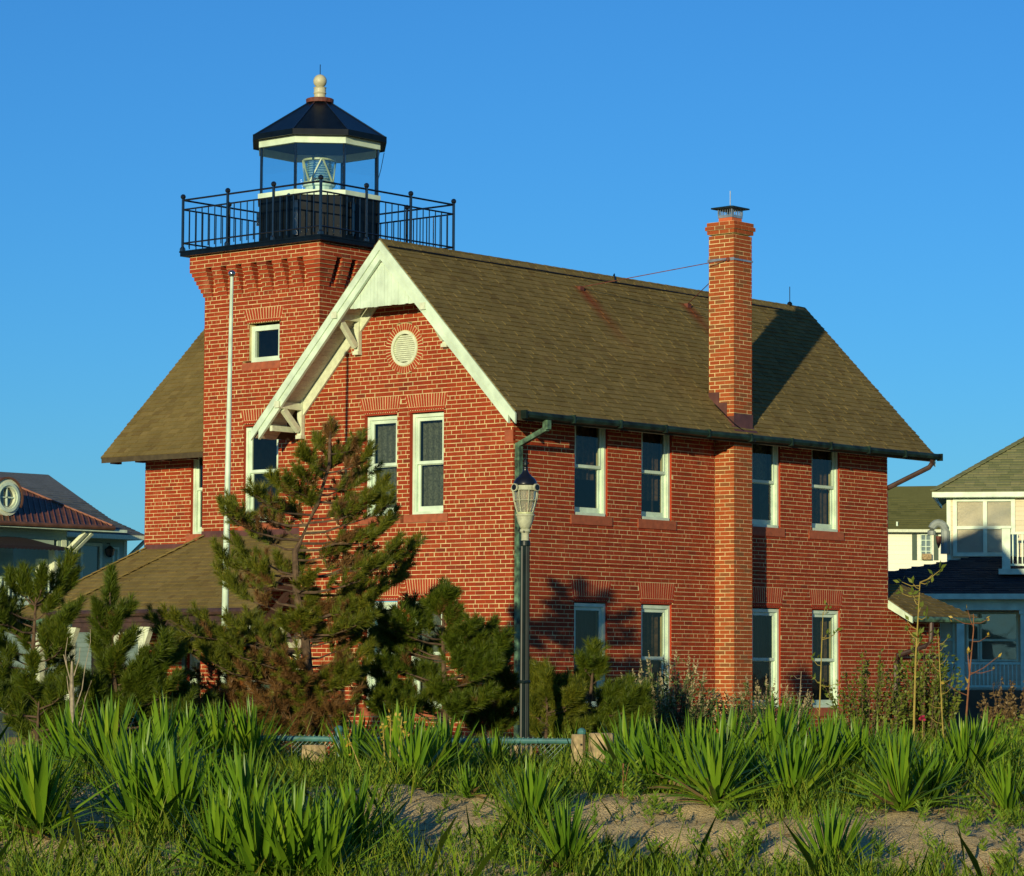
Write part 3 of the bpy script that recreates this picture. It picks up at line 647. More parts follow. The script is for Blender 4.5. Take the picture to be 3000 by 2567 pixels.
# small square window, one pane
wl = TF; b = MB(); a0, a1, z0, z1 = *TW1, *TZ1; n1 = -.055
wl.box(b, a0, a0+.085, n1-.09, n1, z0, z1); wl.box(b, a1-.085, a1, n1-.09, n1, z0, z1); wl.box(b, a0+.085, a1-.085, n1-.09, n1, z0, z0+.085); wl.box(b, a0+.085, a1-.085, n1-.09, n1, z1-.085, z1)
sw = b.build('window', M['white'], tow)
b = MB(); b.add([wl.P(a0+.08, n1-.045, z0+.08), wl.P(a1-.08, n1-.045, z0+.08), wl.P(a1-.08, n1-.045, z1-.08), wl.P(a0+.08, n1-.045, z1-.08)], [(0, 1, 2, 3)]); b.build('pane', M['pane'], sw)
one('sill', M['stone'], lambda b: wl.box(b, a0-.02, 6.375, -.2, .012, z0-.13, z0-.002), sw)
jack_arch(TF, sw, 5.46, 6.27, 5.40, 6.375, 5.505, snap(5.79), 14)
one('interior', M['dark'], lambda b: (b.box((TX+.25, TY0+.25, 4.2), (TX1-.25, TY1-.25, 4.3)), b.box((TX+.25, TY0+.25, 1.2), (TX1-.25, TY1-.25, 1.3)), b.box((TX+1.6, TY0+.25, 1.3), (TX+1.7, TY1-.25, 4.2))), tow)
# corbel table
CW, CP, OV = .23, .0, .19
for (wl, a0, a1) in ((TF, TY0, TY1), (TR, TX, TX1), (TL, TX, TX1), (TB, TY0, TY1)):
    nC = 8; lo, hi = a0-.02, a1+.02; pit = (hi-lo-CW)/(nC-1)
    for i in range(nC):
        c0 = lo+i*pit; b = MB()
        for k in range(7):
            e = OV*(k+1)/7.0; z = ZK+k*CH
            ca, cb_ = c0, c0+CW
            if i == 0: ca = a0-e
            if i == nC-1: cb_ = a1+e
            if k % 2:
                mid = ca+(cb_-ca)*R.choice((.34, .62)); segs = ((ca, mid-.007), (mid+.007, cb_))
            else: segs = ((ca, cb_),)
            for (q0, q1) in segs: wl.box(b, q0, q1, -.02, e+R.uniform(-.002, .002), z+.0065, z+CH-.0055)
        b.build('corbel', M['brick'], tow)
    b = MB()
    for i in range(nC):
        c0 = lo+i*pit
        for k in range(7): wl.box(b, c0+.012 if i else a0-OV*(k+1)/7+.012, c0+CW-.012 if i < nC-1 else a1+OV*(k+1)/7-.012, -.02, OV*(k+1)/7-.004, ZK+k*CH, ZK+(k+1)*CH)
    b.build('mortar', M['mortar'], tow, 'stuff')
    brick_wall(tow, wl, 'brick', a0, a1, ZK, ZK+7*CH, back=.2, proud=.003)
    brick_wall(tow, wl, 'brick', a0-OV, a1+OV, ZK+7*CH, ZK+11*CH, back=.35, n_off=OV, phase=.05)

# gallery deck and railing
LC = V((TX+TS/2, TY0+TS/2, 0)); ZD = 6.83
e = .31
deck = one('gallery_deck', M['ironmat'], lambda b: (b.box((TX-e, TY0-e, 6.745), (TX1+e, TY1+e, ZD)), b.box((TX-e-.012, TY0-e-.012, ZD-.02), (TX1+e+.012, TY1+e+.012, ZD+.006))), LH)
rail = MB(); PA0, PB0, PS = .066, 4.284, 3.312; cx, cy = LC.x, LC.y; h = PS/2
pc = [(cx-h, cy-h), (cx+h, cy-h), (cx+h, cy+h), (cx-h, cy+h)]
for i in range(4):
    p, q = pc[i], pc[(i+1) % 4]
    for z, r in ((.895, .017), (.73, .015), (.145, .015)): rail.tube([(p[0], p[1], ZD+z), (q[0], q[1], ZD+z)], r, 6)
rail = rail.build('gallery_railing', M['iron'], LH)
for i in range(4):
    p, q = V((*pc[i], 0)), V((*pc[(i+1) % 4], 0))
    for j in range(3):
        c = p.lerp(q, j/3)
        one('post', M['iron'], lambda b: (b.tube([(c.x, c.y, ZD), (c.x, c.y, ZD+.94)], .025, 8), b.ball((c.x, c.y, ZD+.955), .047, 10, 8), b.lathe([(.05, ZD+.004), (.05, ZD+.05), (.03, ZD+.08)], c, 8)), rail)
        for k in range(1, 7):
            d = p.lerp(q, (j+k/7)/3); one('baluster', M['iron'], lambda b: b.tube([(d.x, d.y, ZD+.06), (d.x, d.y, ZD+.735)], .0105, 5), rail)
# lantern room
ro = math.radians(22.5); RL = 1.09
def octv(r, z): return [V((cx+r*math.cos(ro+i*math.pi/4), cy+r*math.sin(ro+i*math.pi/4), z)) for i in range(8)]
lan = MB(); lan.lathe([(RL, ZD), (RL, 7.70)], LC, 8, ro); lan = lan.build('lantern_room', M['ironmat'], LH)
def panel(b):
    for i in range(8):
        p, q = octv(RL, 0)[i], octv(RL, 0)[(i+1) % 8]; n = ((p+q)/2-LC); n.z = 0; n.normalize()
        for t in (0.02, .34, .66, .98):
            c = p.lerp(q, t)+n*.006; b.box((c.x-.012, c.y-.012, ZD), (c.x+.012, c.y+.012, 7.69))
one('panel_rib', M['ironmat'], panel, lan)
def hatch(b):
    p, q = octv(RL, 0)[3], octv(RL, 0)[4]
    for (i, t, w, h0, h1) in ((2, .55, .05, 7.30, 7.52), (4, .03, .03, 7.0, 7.6), (5, .2, .04, 7.05, 7.6)):
        p, q = octv(RL+.02, 0)[i], octv(RL+.02, 0)[(i+1) % 8]; c = p.lerp(q, t); d = (q-p).normalized()*w
        n = ((p+q)/2-LC); n.z = 0; n.normalize()
        b.hexa([c-d+V((0, 0, h0)), c+d+V((0, 0, h0)), c+d+n*.05+V((0, 0, h0)), c-d+n*.05+V((0, 0, h0)), c-d+V((0, 0, h1)), c+d+V((0, 0, h1)), c+d+n*.05+V((0, 0, h1)), c-d+n*.05+V((0, 0, h1))])
one('hatch', M['iron'], hatch, lan)
one('sill_band', M['white'], lambda b: b.lathe([(RL+.05, 7.70), (RL+.05, 7.79), (RL-.05, 7.80)], LC, 8, ro), lan)
def headband(b):
    for i in range(8):
        o1, o2 = octv(RL+.04, 8.595)[i], octv(RL+.04, 8.595)[(i+1) % 8]; i1, i2 = octv(RL-.04, 8.595)[i], octv(RL-.04, 8.595)[(i+1) % 8]; u = V((0, 0, .125))
        b.hexa([o1, o2, i2, i1, o1+u, o2+u, i2+u, i1+u])
one('head_band', M['white'], headband, lan)
for i in range(8):
    p = octv(RL-.01, 7.78)[i]; one('mullion', M['iron'], lambda b: b.tube([p, p+V((0, 0, .84))], .024, 6), lan)
    a, c = octv(RL-.015, 7.79)[i], octv(RL-.015, 7.79)[(i+1) % 8]
    one('pane', M['lglass'], lambda b: b.add([a, c, c+V((0, 0, .82)), a+V((0, 0, .82))], [(0, 1, 2, 3)]), lan)
lr = MB()
R2, zt1 = 1.235, 8.80
lr.lathe([(RL+.03, 8.725), (R2, 8.725), (R2, zt1), (.20, 9.47), (.0001, 9.47), ], LC, 8, ro); lr = lr.build('lantern_roof', M['ironmat'], LH)
one('roof_seam', M['iron'], lambda b: [b.beam(octv(R2, zt1)[i], octv(.2, 9.47)[i], .03, .025) for i in range(8)], lr)
one('eave_drip', M['ironmat'], lambda b: [b.beam(octv(R2, 8.765)[i], octv(R2, 8.765)[(i+1) % 8], .02, .10) for i in range(8)], lr)
one('collar', M['rust'], lambda b: b.lathe([(.24, 9.465), (.245, 9.53), (.23, 9.54), (.12, 9.545)], LC, 20), lr, smooth=False)
one('vent_neck', M['ballmetal'], lambda b: b.lathe([(.10, 9.545), (.10, 9.62), (.115, 9.64), (.105, 9.66), (.105, 9.72), (.115, 9.74), (.07, 9.755)], LC, 18), lr)
one('vent_ball', M['ballmetal'], lambda b: b.ball((cx, cy, 9.855), .118, 22, 14), lr, smooth=True)
one('lightning_rod', M['ironmat'], lambda b: b.tube([(cx, cy, 9.96), (cx, cy, 10.15)], .007, 5), lr)
one('cable', M['ironmat'], lambda b: b.tube([octv(R2, 8.70)[7]+V((0, 0, 0)), octv(R2-.06, 8.4)[7], octv(RL+.03, 8.2)[7], octv(RL+.02, 7.8)[7]], .008, 4), lr)
# lens on its pedestal
lens = one('lens', M['lens'], lambda b: b.lathe([(.26, 8.06), (.275, 8.12), (.275, 8.42), (.26, 8.46)], LC, 24), LH, smooth=False)
mp, n_, l_, b_ = newmat('pale_glint_prism'); b_.inputs['Base Color'].default_value = (.78, .92, .80, 1); b_.inputs['Roughness'].default_value = .12; b_.inputs['Transmission Weight'].default_value = .55; b_.inputs['IOR'].default_value = 1.25  # pale body colour carries the sun glint on the lens
for i in range(9): one('prism_ring', mp, lambda b: b.lathe([(.13, 8.075+i*.042), (.245-.008*abs(i-4), 8.080+i*.042), (.245-.008*abs(i-4), 8.104+i*.042), (.13, 8.108+i*.042)], LC, 24), lens)
one('lamp', M['white'], lambda b: b.lathe([(.03, 8.05), (.05, 8.2), (.045, 8.32), (.01, 8.38)], LC, 12), lens)  # white core added to imitate the glint inside the lens, not a light source
def lensframe(b):
    for z in (8.05, 8.455): b.lathe([(.27, z-.018), (.292, z-.018), (.292, z+.018), (.27, z+.018)], LC, 24)
    for i in range(8):
        t0 = i*math.pi/4+.2; t1 = t0+math.pi/4*.9
        for (ta, tb) in ((t0, t1), (t1, t0)): 
            if (i % 2 == 0) == (ta == t0): b.beam((cx+.285*math.cos(ta), cy+.285*math.sin(ta), 8.06), (cx+.285*math.cos(tb), cy+.285*math.sin(tb), 8.45), .028, .022)
one('lens_frame', M['brass'], lensframe, lens)
one('pedestal', M['white'], lambda b: (b.lathe([(.24, 7.78), (.24, 7.98), (.28, 8.00), (.28, 8.035)], LC, 16), b.lathe([(.18, 8.47), (.13, 8.53), (.03, 8.58)], LC, 12)), lens)

# ---------------- wing behind the tower
WX = 2.80; WF = Wall((WX, 0, 0), (0, 1, 0), (-1, 0, 0)); WY1 = 11.44
wing = MB(); WF.box(wing, TY1, WY1, -.2, .03, -2.4, -1.95); wing = wing.build('wing_wall', M['stone'], LH)
wwin = (9.42, 10.21); 
brick_wall(wing, WF, 'brick', TY1, WY1, -1.95, 3.60, [rect_hole(*wwin, 1.97, 3.9), rect_hole(wwin[0]-.1, wwin[1]+.1, 1.97, 2.12), rect_hole(wwin[0], 10.245, -1.1, .68)], phase=.06)
sash_window(WF, wing, *wwin, 2.12, 3.66, recess=.06, sill=.15, rail=.53)
sash_window(WF, wing, wwin[0], 10.245, -1.1, .68, recess=.06, sill=.1, rail=.5)
one('shutter', M['greenpaint'], lambda b: WF.box(b, 10.25, 10.34, .01, .05, -1.1, .68), wing)
we = Wall((0, WY1, 0), (1, 0, 0), (0, 1, 0)); wend = MB(); we.box(wend, WX, 7, -.2, .03, -2.4, -1.95); wend = wend.build('wing_end_wall', M['stone'], LH)
wslope = (6.159-3.556)/(4.676-2.1); WRX = 5.0; WRZ = 3.556+(WRX-2.1)*wslope
brick_wall(wend, we, 'brick', WX, 7.2, -1.95, 6.2, [], lambda z: (WX, 7.2) if z < 3.6 else (2.1+(z-3.556)/wslope+.15, 2*WRX-(2.1+(z-3.556)/wslope+.15)))
wr = MB(); wy = 11.884
wr.prism([(2.1, 5.2, 3.556), (2.1, wy, 3.556), (WRX, wy, WRZ), (WRX, 5.2, WRZ)], (0, 0, -.10)); wr.prism([(2*WRX-2.1, 5.2, 3.556), (2*WRX-2.1, wy, 3.556), (WRX, wy, WRZ), (WRX, 5.2, WRZ)], (0, 0, -.10))
wr = wr.build('wing_roof', M['roofbase'], LH)
wc = 1/math.sqrt(1+wslope**2)
shingles(wr, (2.1, wy+.02, 3.556), (0, -1, 0), (wc, 0, wslope*wc), (-wslope*wc, 0, wc), (WRX-2.1)/wc, lambda s: (0, wy-7.32))
[one('rafter_end', M['brownmetal'], lambda b: b.box((2.16, y-.05, 3.44), (2.36, y+.05, 3.49)), wr) for y in (11.66, 10.98, 10.3, 9.6)]
one('verge_board', M['greenpaint'], lambda b: b.prism([(2.1, wy+.005, 3.55), (WRX, wy+.005, WRZ-.01), (WRX, wy+.005, WRZ-.14), (2.2, wy+.005, 3.47)], (0, .02, 0)), wr)

# ---------------- porch
def roof_plane(part, P0, P1, Q0, Q1):
    """P0-P1 eave (left to right), Q0-Q1 top edge; shingles clipped to the quad"""
    P0, P1, Q0, Q1 = map(V, (P0, P1, Q0, Q1)); A = (P1-P0).normalized()
    d = Q0-P0; S_ = (d-A*d.dot(A)); ln = S_.length; S_.normalize(); N = A.cross(S_)
    if N.z < 0: N = -N
    a0, a1 = d.dot(A), (Q1-P0).dot(A); w = (P1-P0).length
    shingles(part, P0, A, S_, N, ln, lambda s: (a0*s/ln, w+(a1-w)*s/ln))
XE = -1.55; ZPE = .60; ZPT = 1.90
pr = MB()
pr.prism([(XE, 8.95, ZPE), (XE, 4.10, ZPE), (TX+.0, 4.56, ZPT), (TX+.0, 7.31, ZPT)], (0, 0, -.08))
pr.prism([(.95, 13.25, .55), (.95, 7.0, .55), (WX, 7.318, 1.87), (WX, WY1, 1.87)], (0, 0, -.06))
pr = pr.build('porch_roof', M['roofbase'], LH)
roof_plane(pr, (XE, 8.97, ZPE), (XE, 4.10, ZPE), (TX, 7.31, ZPT), (TX, 4.55, ZPT))
roof_plane(pr, (.95, 13.25, .55), (.95, 7.3, .55), (WX, WY1, 1.87), (WX, 7.32, 1.87))
def hipcap(b):
    p, q = V((XE, 8.97, ZPE)), V((TX, 7.31, ZPT))
    for i in range(16):
        a, c = p.lerp(q, i/16), p.lerp(q, (i+1.15)/16); b.beam(a+V((0, 0, .035)), c+V((0, 0, .022)), .17, .022)
    p, q = V((.95, 13.25, .55)), V((WX, WY1, 1.87))
    for i in range(16):
        a, c = p.lerp(q, i/16), p.lerp(q, (i+1.15)/16); b.beam(a+V((0, 0, .03)), c+V((0, 0, .018)), .17, .022)
one('hip_cap', M['shingle'], hipcap, pr)
one('flashing', M['lead'], lambda b: (TF.box(b, TY0+.02, TY1, .012, .018, 1.87, 2.0), WF.box(b, TY1, WY1-.01, .012, .018, 1.84, 1.95)), pr)
one('gutter', M['brownmetal'], lambda b: (b.tube([(XE-.06, 9.0, ZPE-.04), (XE-.06, 4.2, ZPE-.03)], .058, 8), b.box((XE-.01, 4.2, ZPE-.18), (XE+.03, 8.9, ZPE-.03))), pr)
one('gutter', M['copperg'], lambda b: b.tube([(.89, 13.5, .50), (.89, 9.5, .50)], .055, 8), pr)
one('downspout', M['copperg'], lambda b: b.tube([(XE-.05, 4.72, .53), (XE-.05, 4.72, .40), (XE-.02, 4.66, .30), (XE+.10, 4.30, .22), (-1.37, 4.18, .12), (-1.37, 4.18, -1.9)], .05, 8), pr)
one('beam', M['brownmetal'], lambda b: (b.box((-1.52, 4.2, .34), (-1.38, 8.5, .46)), b.box((.98, 7.5, .30), (1.12, 13, .40))), pr)  # dark brown colour stands in for the shade under the eave
def colm(x, y, zt, ext):
    c = MB(); c.box((x-.065, y-.065, -1.75), (x+.065, y+.065, zt))
    c = c.build('porch_column', M['whiteold'], LH)
    def br(b):
        for sg in ext: b.prism([(x-.05, y+sg*.066, zt-.30), (x-.05, y+sg*.066, zt), (x-.05, y+sg*.20, zt), (x-.05, y+sg*.17, zt-.07)], (.1, 0, 0))
    one('bracket', M['whiteold'], br, c)
for (x, y, zt, ex) in ((-1.45, 4.225, .34, (1,)), (-1.45, 6.79, .34, (1, -1)), (-1.45, 8.62, .34, (-1,)), (1.05, 10.15, .30, (1, -1)), (1.05, 12.3, .30, (1, -1))): colm(x, y, zt, ex)
one('porch_floor', M['floor'], lambda b: (b.box((-1.6, 4.1, -1.75), (TX, 8.8, -1.62)), b.box((.9, 7.32, -1.75), (WX, 13, -1.62))), LH)
# porch end gable rafters and bracket against the gable wall
one('porch_rafter', M['brownmetal'], lambda b: (b.beam((-1.35, 4.15, .30), (-.75, 4.15, .86), .09, .10), b.beam((-.15, 4.15, .34), (-.75, 4.15, .86), .09, .10), b.beam((-1.4, 4.15, .95), (-.02, 4.15, .95), .06, .08)), pr)
one('porch_bracket', M['whiteold'], lambda b: (b.box((-.10, 4.56, -.4), (-.012, 4.64, .55)), b.beam((-.55, 4.6, .50), (-.08, 4.6, -.1), .08, .09, (0, 1, 0))), pr)
# door with orange timber frame
door = MB(); TF.box(door, DO[0]+.13, DO[1]-.13, -.14, -.09, -1.62, .22); door = door.build('door', M['greenpaint'], tow)
one('door_frame', M['wood'], lambda b: (TF.box(b, DO[0], DO[0]+.13, -.14, .03, -1.62, .22), TF.box(b, DO[1]-.13, DO[1], -.14, .03, -1.62, .22), TF.box(b, DO[0], DO[1], -.14, .03, .222, .36)), door)
one('handle', M['brass'], lambda b: b.ball(TF.P(5.62, -.06, -.7), .035, 8, 6), door)
# annex at the far end
AX1 = 12.15; an = MB(); SIDE.box(an, L+.02, AX1, -.2, .02, -2.4, -1.95); an = an.build('annex_wall', M['stone'], LH)
brick_wall(an, SIDE, 'brick', L+.004, AX1, -1.95, .95, [], lambda z: (L, AX1), phase=.02)
aw = Wall((AX1, 0, 0), (0, 1, 0), (1, 0, 0)); brick_wall(an, aw, 'brick', 0, 3, -1.95, .65)
ar = MB(); azz = lambda y: .654+.6*(y+.5)
ar.prism([(L+.03, -.5, .654), (12.72, -.5, .654), (11.63, .5, 1.254), (L+.03, .5, 1.254)], (0, 0, -.07)); ar.prism([(12.72, -.5, .654), (12.72, 3, .654), (11.63, 3, 1.254), (11.63, .5, 1.254)], (0, 0, -.07)); ar.prism([(L+.03, .5, 1.254), (11.63, .5, 1.254), (11.63, 3, 1.254), (L+.03, 3, 1.254)], (0, 0, -.07))
ar = ar.build('annex_roof', M['roofbase'], LH)
roof_plane(ar, (L+.03, -.5, .654), (12.72, -.5, .654), (L+.03, .5, 1.254), (11.63, .5, 1.254))
roof_plane(ar, (12.72, -.5, .654), (12.72, 3, .654), (11.63, .5, 1.254), (11.63, 3, 1.254))
one('rake_board', M['white'], lambda b: b.prism([(L+.0, .0, .95), (L+.0, -.52, .64), (L+.0, -.52, .53), (L+.0, .0, .80)], (.03, 0, 0)), ar)
one('gutter', M['copperg'], lambda b: b.tube([(L+.05, -.57, .60), (12.78, -.57, .60)], .055, 8), ar)
one('downspout', M['brownmetal'], lambda b: b.tube([(11.0, -.56, .55), (11.0, -.54, .2), (10.95, -.45, .12), (10.6, -.08, -.05), (10.58, -.06, -.2), (10.58, -.06, -1.9)], .045, 8), ar)

# ------------------------------------------------------------------ link bricks: 300 nearest singly, the rest joined wall by wall
unit = MB(); unit.hexa([(0, 0, 0), (1, 0, 0), (1, 1, 0), (0, 1, 0), (0, 0, 1), (1, 0, 1), (1, 1, 1), (0, 1, 1)])
def single_set():
    c = [(b[1].P((b[2]+b[3])/2, 0, (b[6]+b[7])/2)-CAM).length for b in ALL]
    idx = [i for i, b in enumerate(ALL) if b[0] is gable and b[6] > .9 and b[3]-b[2] > .15 and b[3] < 2.4]
    idx.sort(key=lambda i: c[i]); return set(idx[:290])
sing = single_set(); ume = None; groups = {}
for i, (part, wl, a0, a1, n0, n1, z0, z1, mm) in enumerate(ALL):
    if i in sing:
        if ume is None:
            ume = bpy.data.meshes.new('brick'); ume.from_pydata([tuple(p) for p in unit.v], [], unit.f); ume.materials.append(M['brick'])
        o = bpy.data.objects.new('brick', ume); col.objects.link(o); o.parent = part
        p = wl.P(a0, n0, z0)-WO[part.name]; A = wl.A*(a1-a0); N = wl.N*(n1-n0)
        o.matrix_local = Matrix(((N.x, A.x, 0, p.x), (N.y, A.y, 0, p.y), (0, 0, z1-z0, p.z), (0, 0, 0, 1)))
        o.location = p; o.rotation_euler = (0, 0, math.atan2(wl.A.y, wl.A.x)); o.scale = (a1-a0, n1-n0, z1-z0)
        if wl.A.y > .5: o.rotation_euler = (0, 0, math.pi/2)      # local x along +Y, local y along -X (outward)
    else: groups.setdefault((part.name, mm), (part, MB()))[1].hexa([wl.P(a0, n0, z0), wl.P(a1, n0, z0), wl.P(a1, n1, z0), wl.P(a0, n1, z0), wl.P(a0, n0, z1), wl.P(a1, n0, z1), wl.P(a1, n1, z1), wl.P(a0, n1, z1)])
for (pn, mm), (part, mb) in groups.items(): mb.build('brick', M[mm], part, 'stuff')
LHSH = [q for q in SH]
near = sorted((i for i, q in enumerate(LHSH) if q[0] is roof and q[2].y < YR), key=lambda i: (LHSH[i][2]-CAM).length)[:290]; near = set(near); groups = {}
for i, (part, pts, c) in enumerate(LHSH):
    if i in near:
        b = MB(); b.hexa(pts); b.build('shingle', M['shingle'], part)
    else: groups.setdefault(part.name, (part, MB()))[1].hexa(pts)
for pn, (part, mb) in groups.items(): mb.build('shingle', M['shingle'], part, 'stuff')
SH.clear()
#NEXT
# ================================================================== neighbouring houses
def boards(wl, part, a0, a1, z0, z1, h, m, n=0.0, holes=()):
    z = z0
    while z < z1-.01:
        zt = min(z+h, z1); iv = [(a0, a1)]
        for (h0, h1, y0, y1) in holes:
            if y0 < (z+zt)/2 < y1:
                nv = []
                for p, q in iv:
                    if h1 <= p or h0 >= q: nv.append((p, q)); continue
                    if h0 > p: nv.append((p, h0))
                    if h1 < q: nv.append((h1, q))
                iv = nv
        for p, q in iv:
            b = MB(); P = wl.P
            b.hexa([P(p, n, z), P(q, n, z), P(q, n+.03, z), P(p, n+.03, z), P(p, n, zt), P(q, n, zt), P(q, n+.012, zt), P(p, n+.012, zt)])
            b.build('board', m, part)
        z += h
def flat_window(wl, parent, a0, a1, z0, z1, n=0.0, fr=.08, mull=(), rails=(), m='white', blind=None, bw=.035):
    b = MB()
    wl.box(b, a0, a0+fr, n-.08, n+.05, z0, z1); wl.box(b, a1-fr, a1, n-.08, n+.05, z0, z1); wl.box(b, a0+fr, a1-fr, n-.08, n+.05, z1-fr, z1); wl.box(b, a0+fr, a1-fr, n-.08, n+.06, z0, z0+fr)
    w_ = b.build('window', M[m], parent)
    for q in mull: one('mullion', M[m], lambda b: wl.box(b, q-bw, q+bw, n-.06, n+.035, z0+fr, z1-fr), w_)
    for q in rails: one('sash_rail', M[m], lambda b: wl.box(b, a0+fr, a1-fr, n-.06, n+.03, q-bw*.8, q+bw*.8), w_)
    one('pane', M['houseglass'], lambda b: b.add([wl.P(a0+fr, n-.03, z0+fr), wl.P(a1-fr, n-.03, z0+fr), wl.P(a1-fr, n-.03, z1-fr), wl.P(a0+fr, n-.03, z1-fr)], [(0, 1, 2, 3)]), w_)
    one('room', M['dark'], lambda b: wl.box(b, a0+fr*.5, a1-fr*.5, n-.5, n-.45, z0, z1), w_)
    if blind: one('blind', M['blind'], lambda b: wl.box(b, a0+fr, a1-fr, n-.10, n-.09, blind, z1-fr), w_)
    return w_
def railing(wl, parent, a0, a1, z0, z1, n, gap=.10, t=.03, m='white'):
    r = MB(); wl.box(r, a0, a1, n-t, n+t, z1-.06, z1); wl.box(r, a0, a1, n-t*.8, n+t*.8, z0, z0+.05); r = r.build('railing', M[m], parent)
    a = a0+gap/2
    while a < a1: one('baluster', M[m], lambda b: wl.box(b, a-t*.5, a+t*.5, n-t*.5, n+t*.5, z0+.05, z1-.06), r); a += gap
def quad_roof(part, P0, P1, Q0, Q1, exp, wmin, wmax, m, lift=.02):
    n0 = len(SH); P0, P1, Q0, Q1 = map(V, (P0, P1, Q0, Q1)); A = (P1-P0).normalized(); d = Q0-P0; S_ = d-A*d.dot(A); ln = S_.length; S_.normalize(); N = A.cross(S_)
    if N.z < 0: N = -N
    a0, a1 = d.dot(A), (Q1-P0).dot(A); w_ = (P1-P0).length
    shingles(part, P0, A, S_, N, ln, lambda s: (a0*s/ln, w_+(a1-w_)*s/ln), exp, wmin, wmax, lift)
    b = MB()
    for q in SH[n0:]: b.hexa(q[1])
    del SH[n0:]
    b.build('shingle', M[m], part, 'stuff')

# ---- cream house on the right
k = 1.0694; zc_ = lambda z: -.379+(z+.379)*k
O = CAM+(FW+RT*((2776.6-1500)/8907)+UP*((1283.5-1450)/8907))*77
A = (LAT*math.cos(.18)-FH*math.sin(.18)).normalized(); N = V((-A.y, A.x, 0)); N = -N if N.dot(FH) > 0 else N
CW_ = Wall((O.x, O.y, 0), A, N); P = CW_.P
ch = empty('cream_house', (O.x, O.y, -1.95), 'cream boarded house with green hip roof, white balcony and shaded porch', 'house')
up = MB(); CW_.box(up, .001, 5, -4, -.01, zc_(1.9), zc_(3.88)); up = up.build('upper_wall', M['cream'], ch)
wa = (.12*k, 1.57*k, zc_(2.39), zc_(3.78))
boards(CW_, up, 0, 5, zc_(2.0), zc_(3.86), .12, M['cream'], 0, [wa])
one('corner_board', M['white'], lambda b: CW_.box(b, -.03, .07, -.1, .035, zc_(2.0), zc_(3.86)), up)
sd = Wall(CW_.P(0, 0, 0), -N, -A); boards(sd, up, 0, 4, zc_(1.9), zc_(3.86), .12, M['cream'])
wn = flat_window(CW_, up, *wa, n=.02, fr=.10, mull=(.87*k,), rails=(zc_(3.07),), blind=zc_(3.09), bw=.05)
hr = MB(); ez = zc_(3.90); pz = .65
q0, q1, q2, q3 = P(-.36, .36, ez), P(6, .36, ez), P(6, -2.4, ez+2.76*pz), P(2.4, -2.4, ez+2.76*pz); r0, r1 = P(-.36, -5.2, ez), P(2.4, -2.44, ez+2.76*pz)
hr.prism([q0, q1, q2, q3], (0, 0, -.06)); hr.prism([r0, q0, q3, r1], (0, 0, -.06)); hr = hr.build('hip_roof', M['greenroof'], ch)
quad_roof(hr, q0, q1, q3, q2, .13, .2, .4, 'greenroof'); quad_roof(hr, r0, q0, r1, q3, .13, .2, .4, 'greenroof')
one('hip_cap', M['greenroof'], lambda b: [b.beam(V(q0).lerp(q3, i/18)+V((0, 0, .05)), V(q0).lerp(q3, (i+1.1)/18)+V((0, 0, .035)), .2, .03) for i in range(18)], hr)
one('fascia', M['white'], lambda b: (CW_.box(b, -.38, 6, .33, .37, ez-.13, ez-.005), CW_.box(b, -.38, -.34, -5, .33, ez-.13, ez-.005), CW_.box(b, -.33, 6, .0, .33, ez-.14, ez-.12)), hr)
lo = MB(); CW_.box(lo, -3.3, 5, -4, -.03, -2.3, zc_(1.9)); lo = lo.build('lower_wall', M['cream'], ch)
lw = (.73*k, 1.62*k, zc_(-.08), zc_(1.08))
boards(CW_, lo, 1.70*k, 4, -1.95, zc_(1.3), .12, M['cream'], 0); boards(CW_, lo, -3.2, .24*k, -1.95, zc_(1.3), .12, M['cream'], 0); boards(CW_, lo, .24*k, 1.7*k, -1.95, zc_(-.15), .12, M['cream'], 0)
flat_window(CW_, lo, *lw, n=.02, fr=.05, rails=(zc_(.42),)); flat_window(CW_, lo, -.25, .15, zc_(-.08), zc_(1.08), n=.03, fr=.05, rails=(zc_(.42),), blind=zc_(.45)); flat_window(CW_, lo, .42*k, .72*k, zc_(-.08), zc_(1.08), n=.02, fr=.05, rails=(zc_(.42),), blind=zc_(.45))
pe = zc_(1.47); pt = zc_(2.36); D_ = 1.9
prf = MB(); prf.prism([P(-4.4, D_, pe), P(5, D_, pe), P(5, .03, pt), P(.48*k, .03, pt)], (0, 0, -.06)); prf = prf.build('porch_roof', M['shaderoof'], ch)
quad_roof(prf, P(-4.4, D_, pe), P(5, D_, pe), P(.48*k, .03, pt), P(5, .03, pt), .13, .2, .45, 'shaderoof')
one('fascia', M['white'], lambda b: (CW_.box(b, -4.4, 5, D_-.06, D_+.04, pe-.14, pe-.005), CW_.box(b, -4.2, 5, D_-.35, D_-.25, pe-.40, pe-.142)), prf)
for a in (.33*k, 1.78*k, 3.6): one('porch_column', M['white'], lambda b: (CW_.box(b, a-.09, a+.09, D_-.4, D_-.22, -1.9, pe-.40), CW_.box(b, a-.12, a+.12, D_-.43, D_-.19, -1.9, -1.55), CW_.box(b, a-.12, a+.12, D_-.43, D_-.19, pe-.50, pe-.41)), ch)
railing(CW_, ch, -.5, .24*k, zc_(-.68), zc_(-.1), D_-.31); railing(CW_, ch, .43*k, 1.69*k, zc_(-.68), zc_(-.1), D_-.31)
one('porch_floor', M['floor'], lambda b: CW_.box(b, -3.2, 5, .05, D_, -1.9, zc_(-.75)), ch)
one('balcony_post', M['white'], lambda b: (CW_.box(b, 1.28*k, 1.47*k, 1.0, 1.2, zc_(2.0), zc_(3.0)), CW_.box(b, 1.25*k, 1.50*k, .97, 1.23, zc_(3.0), zc_(3.05))), ch)
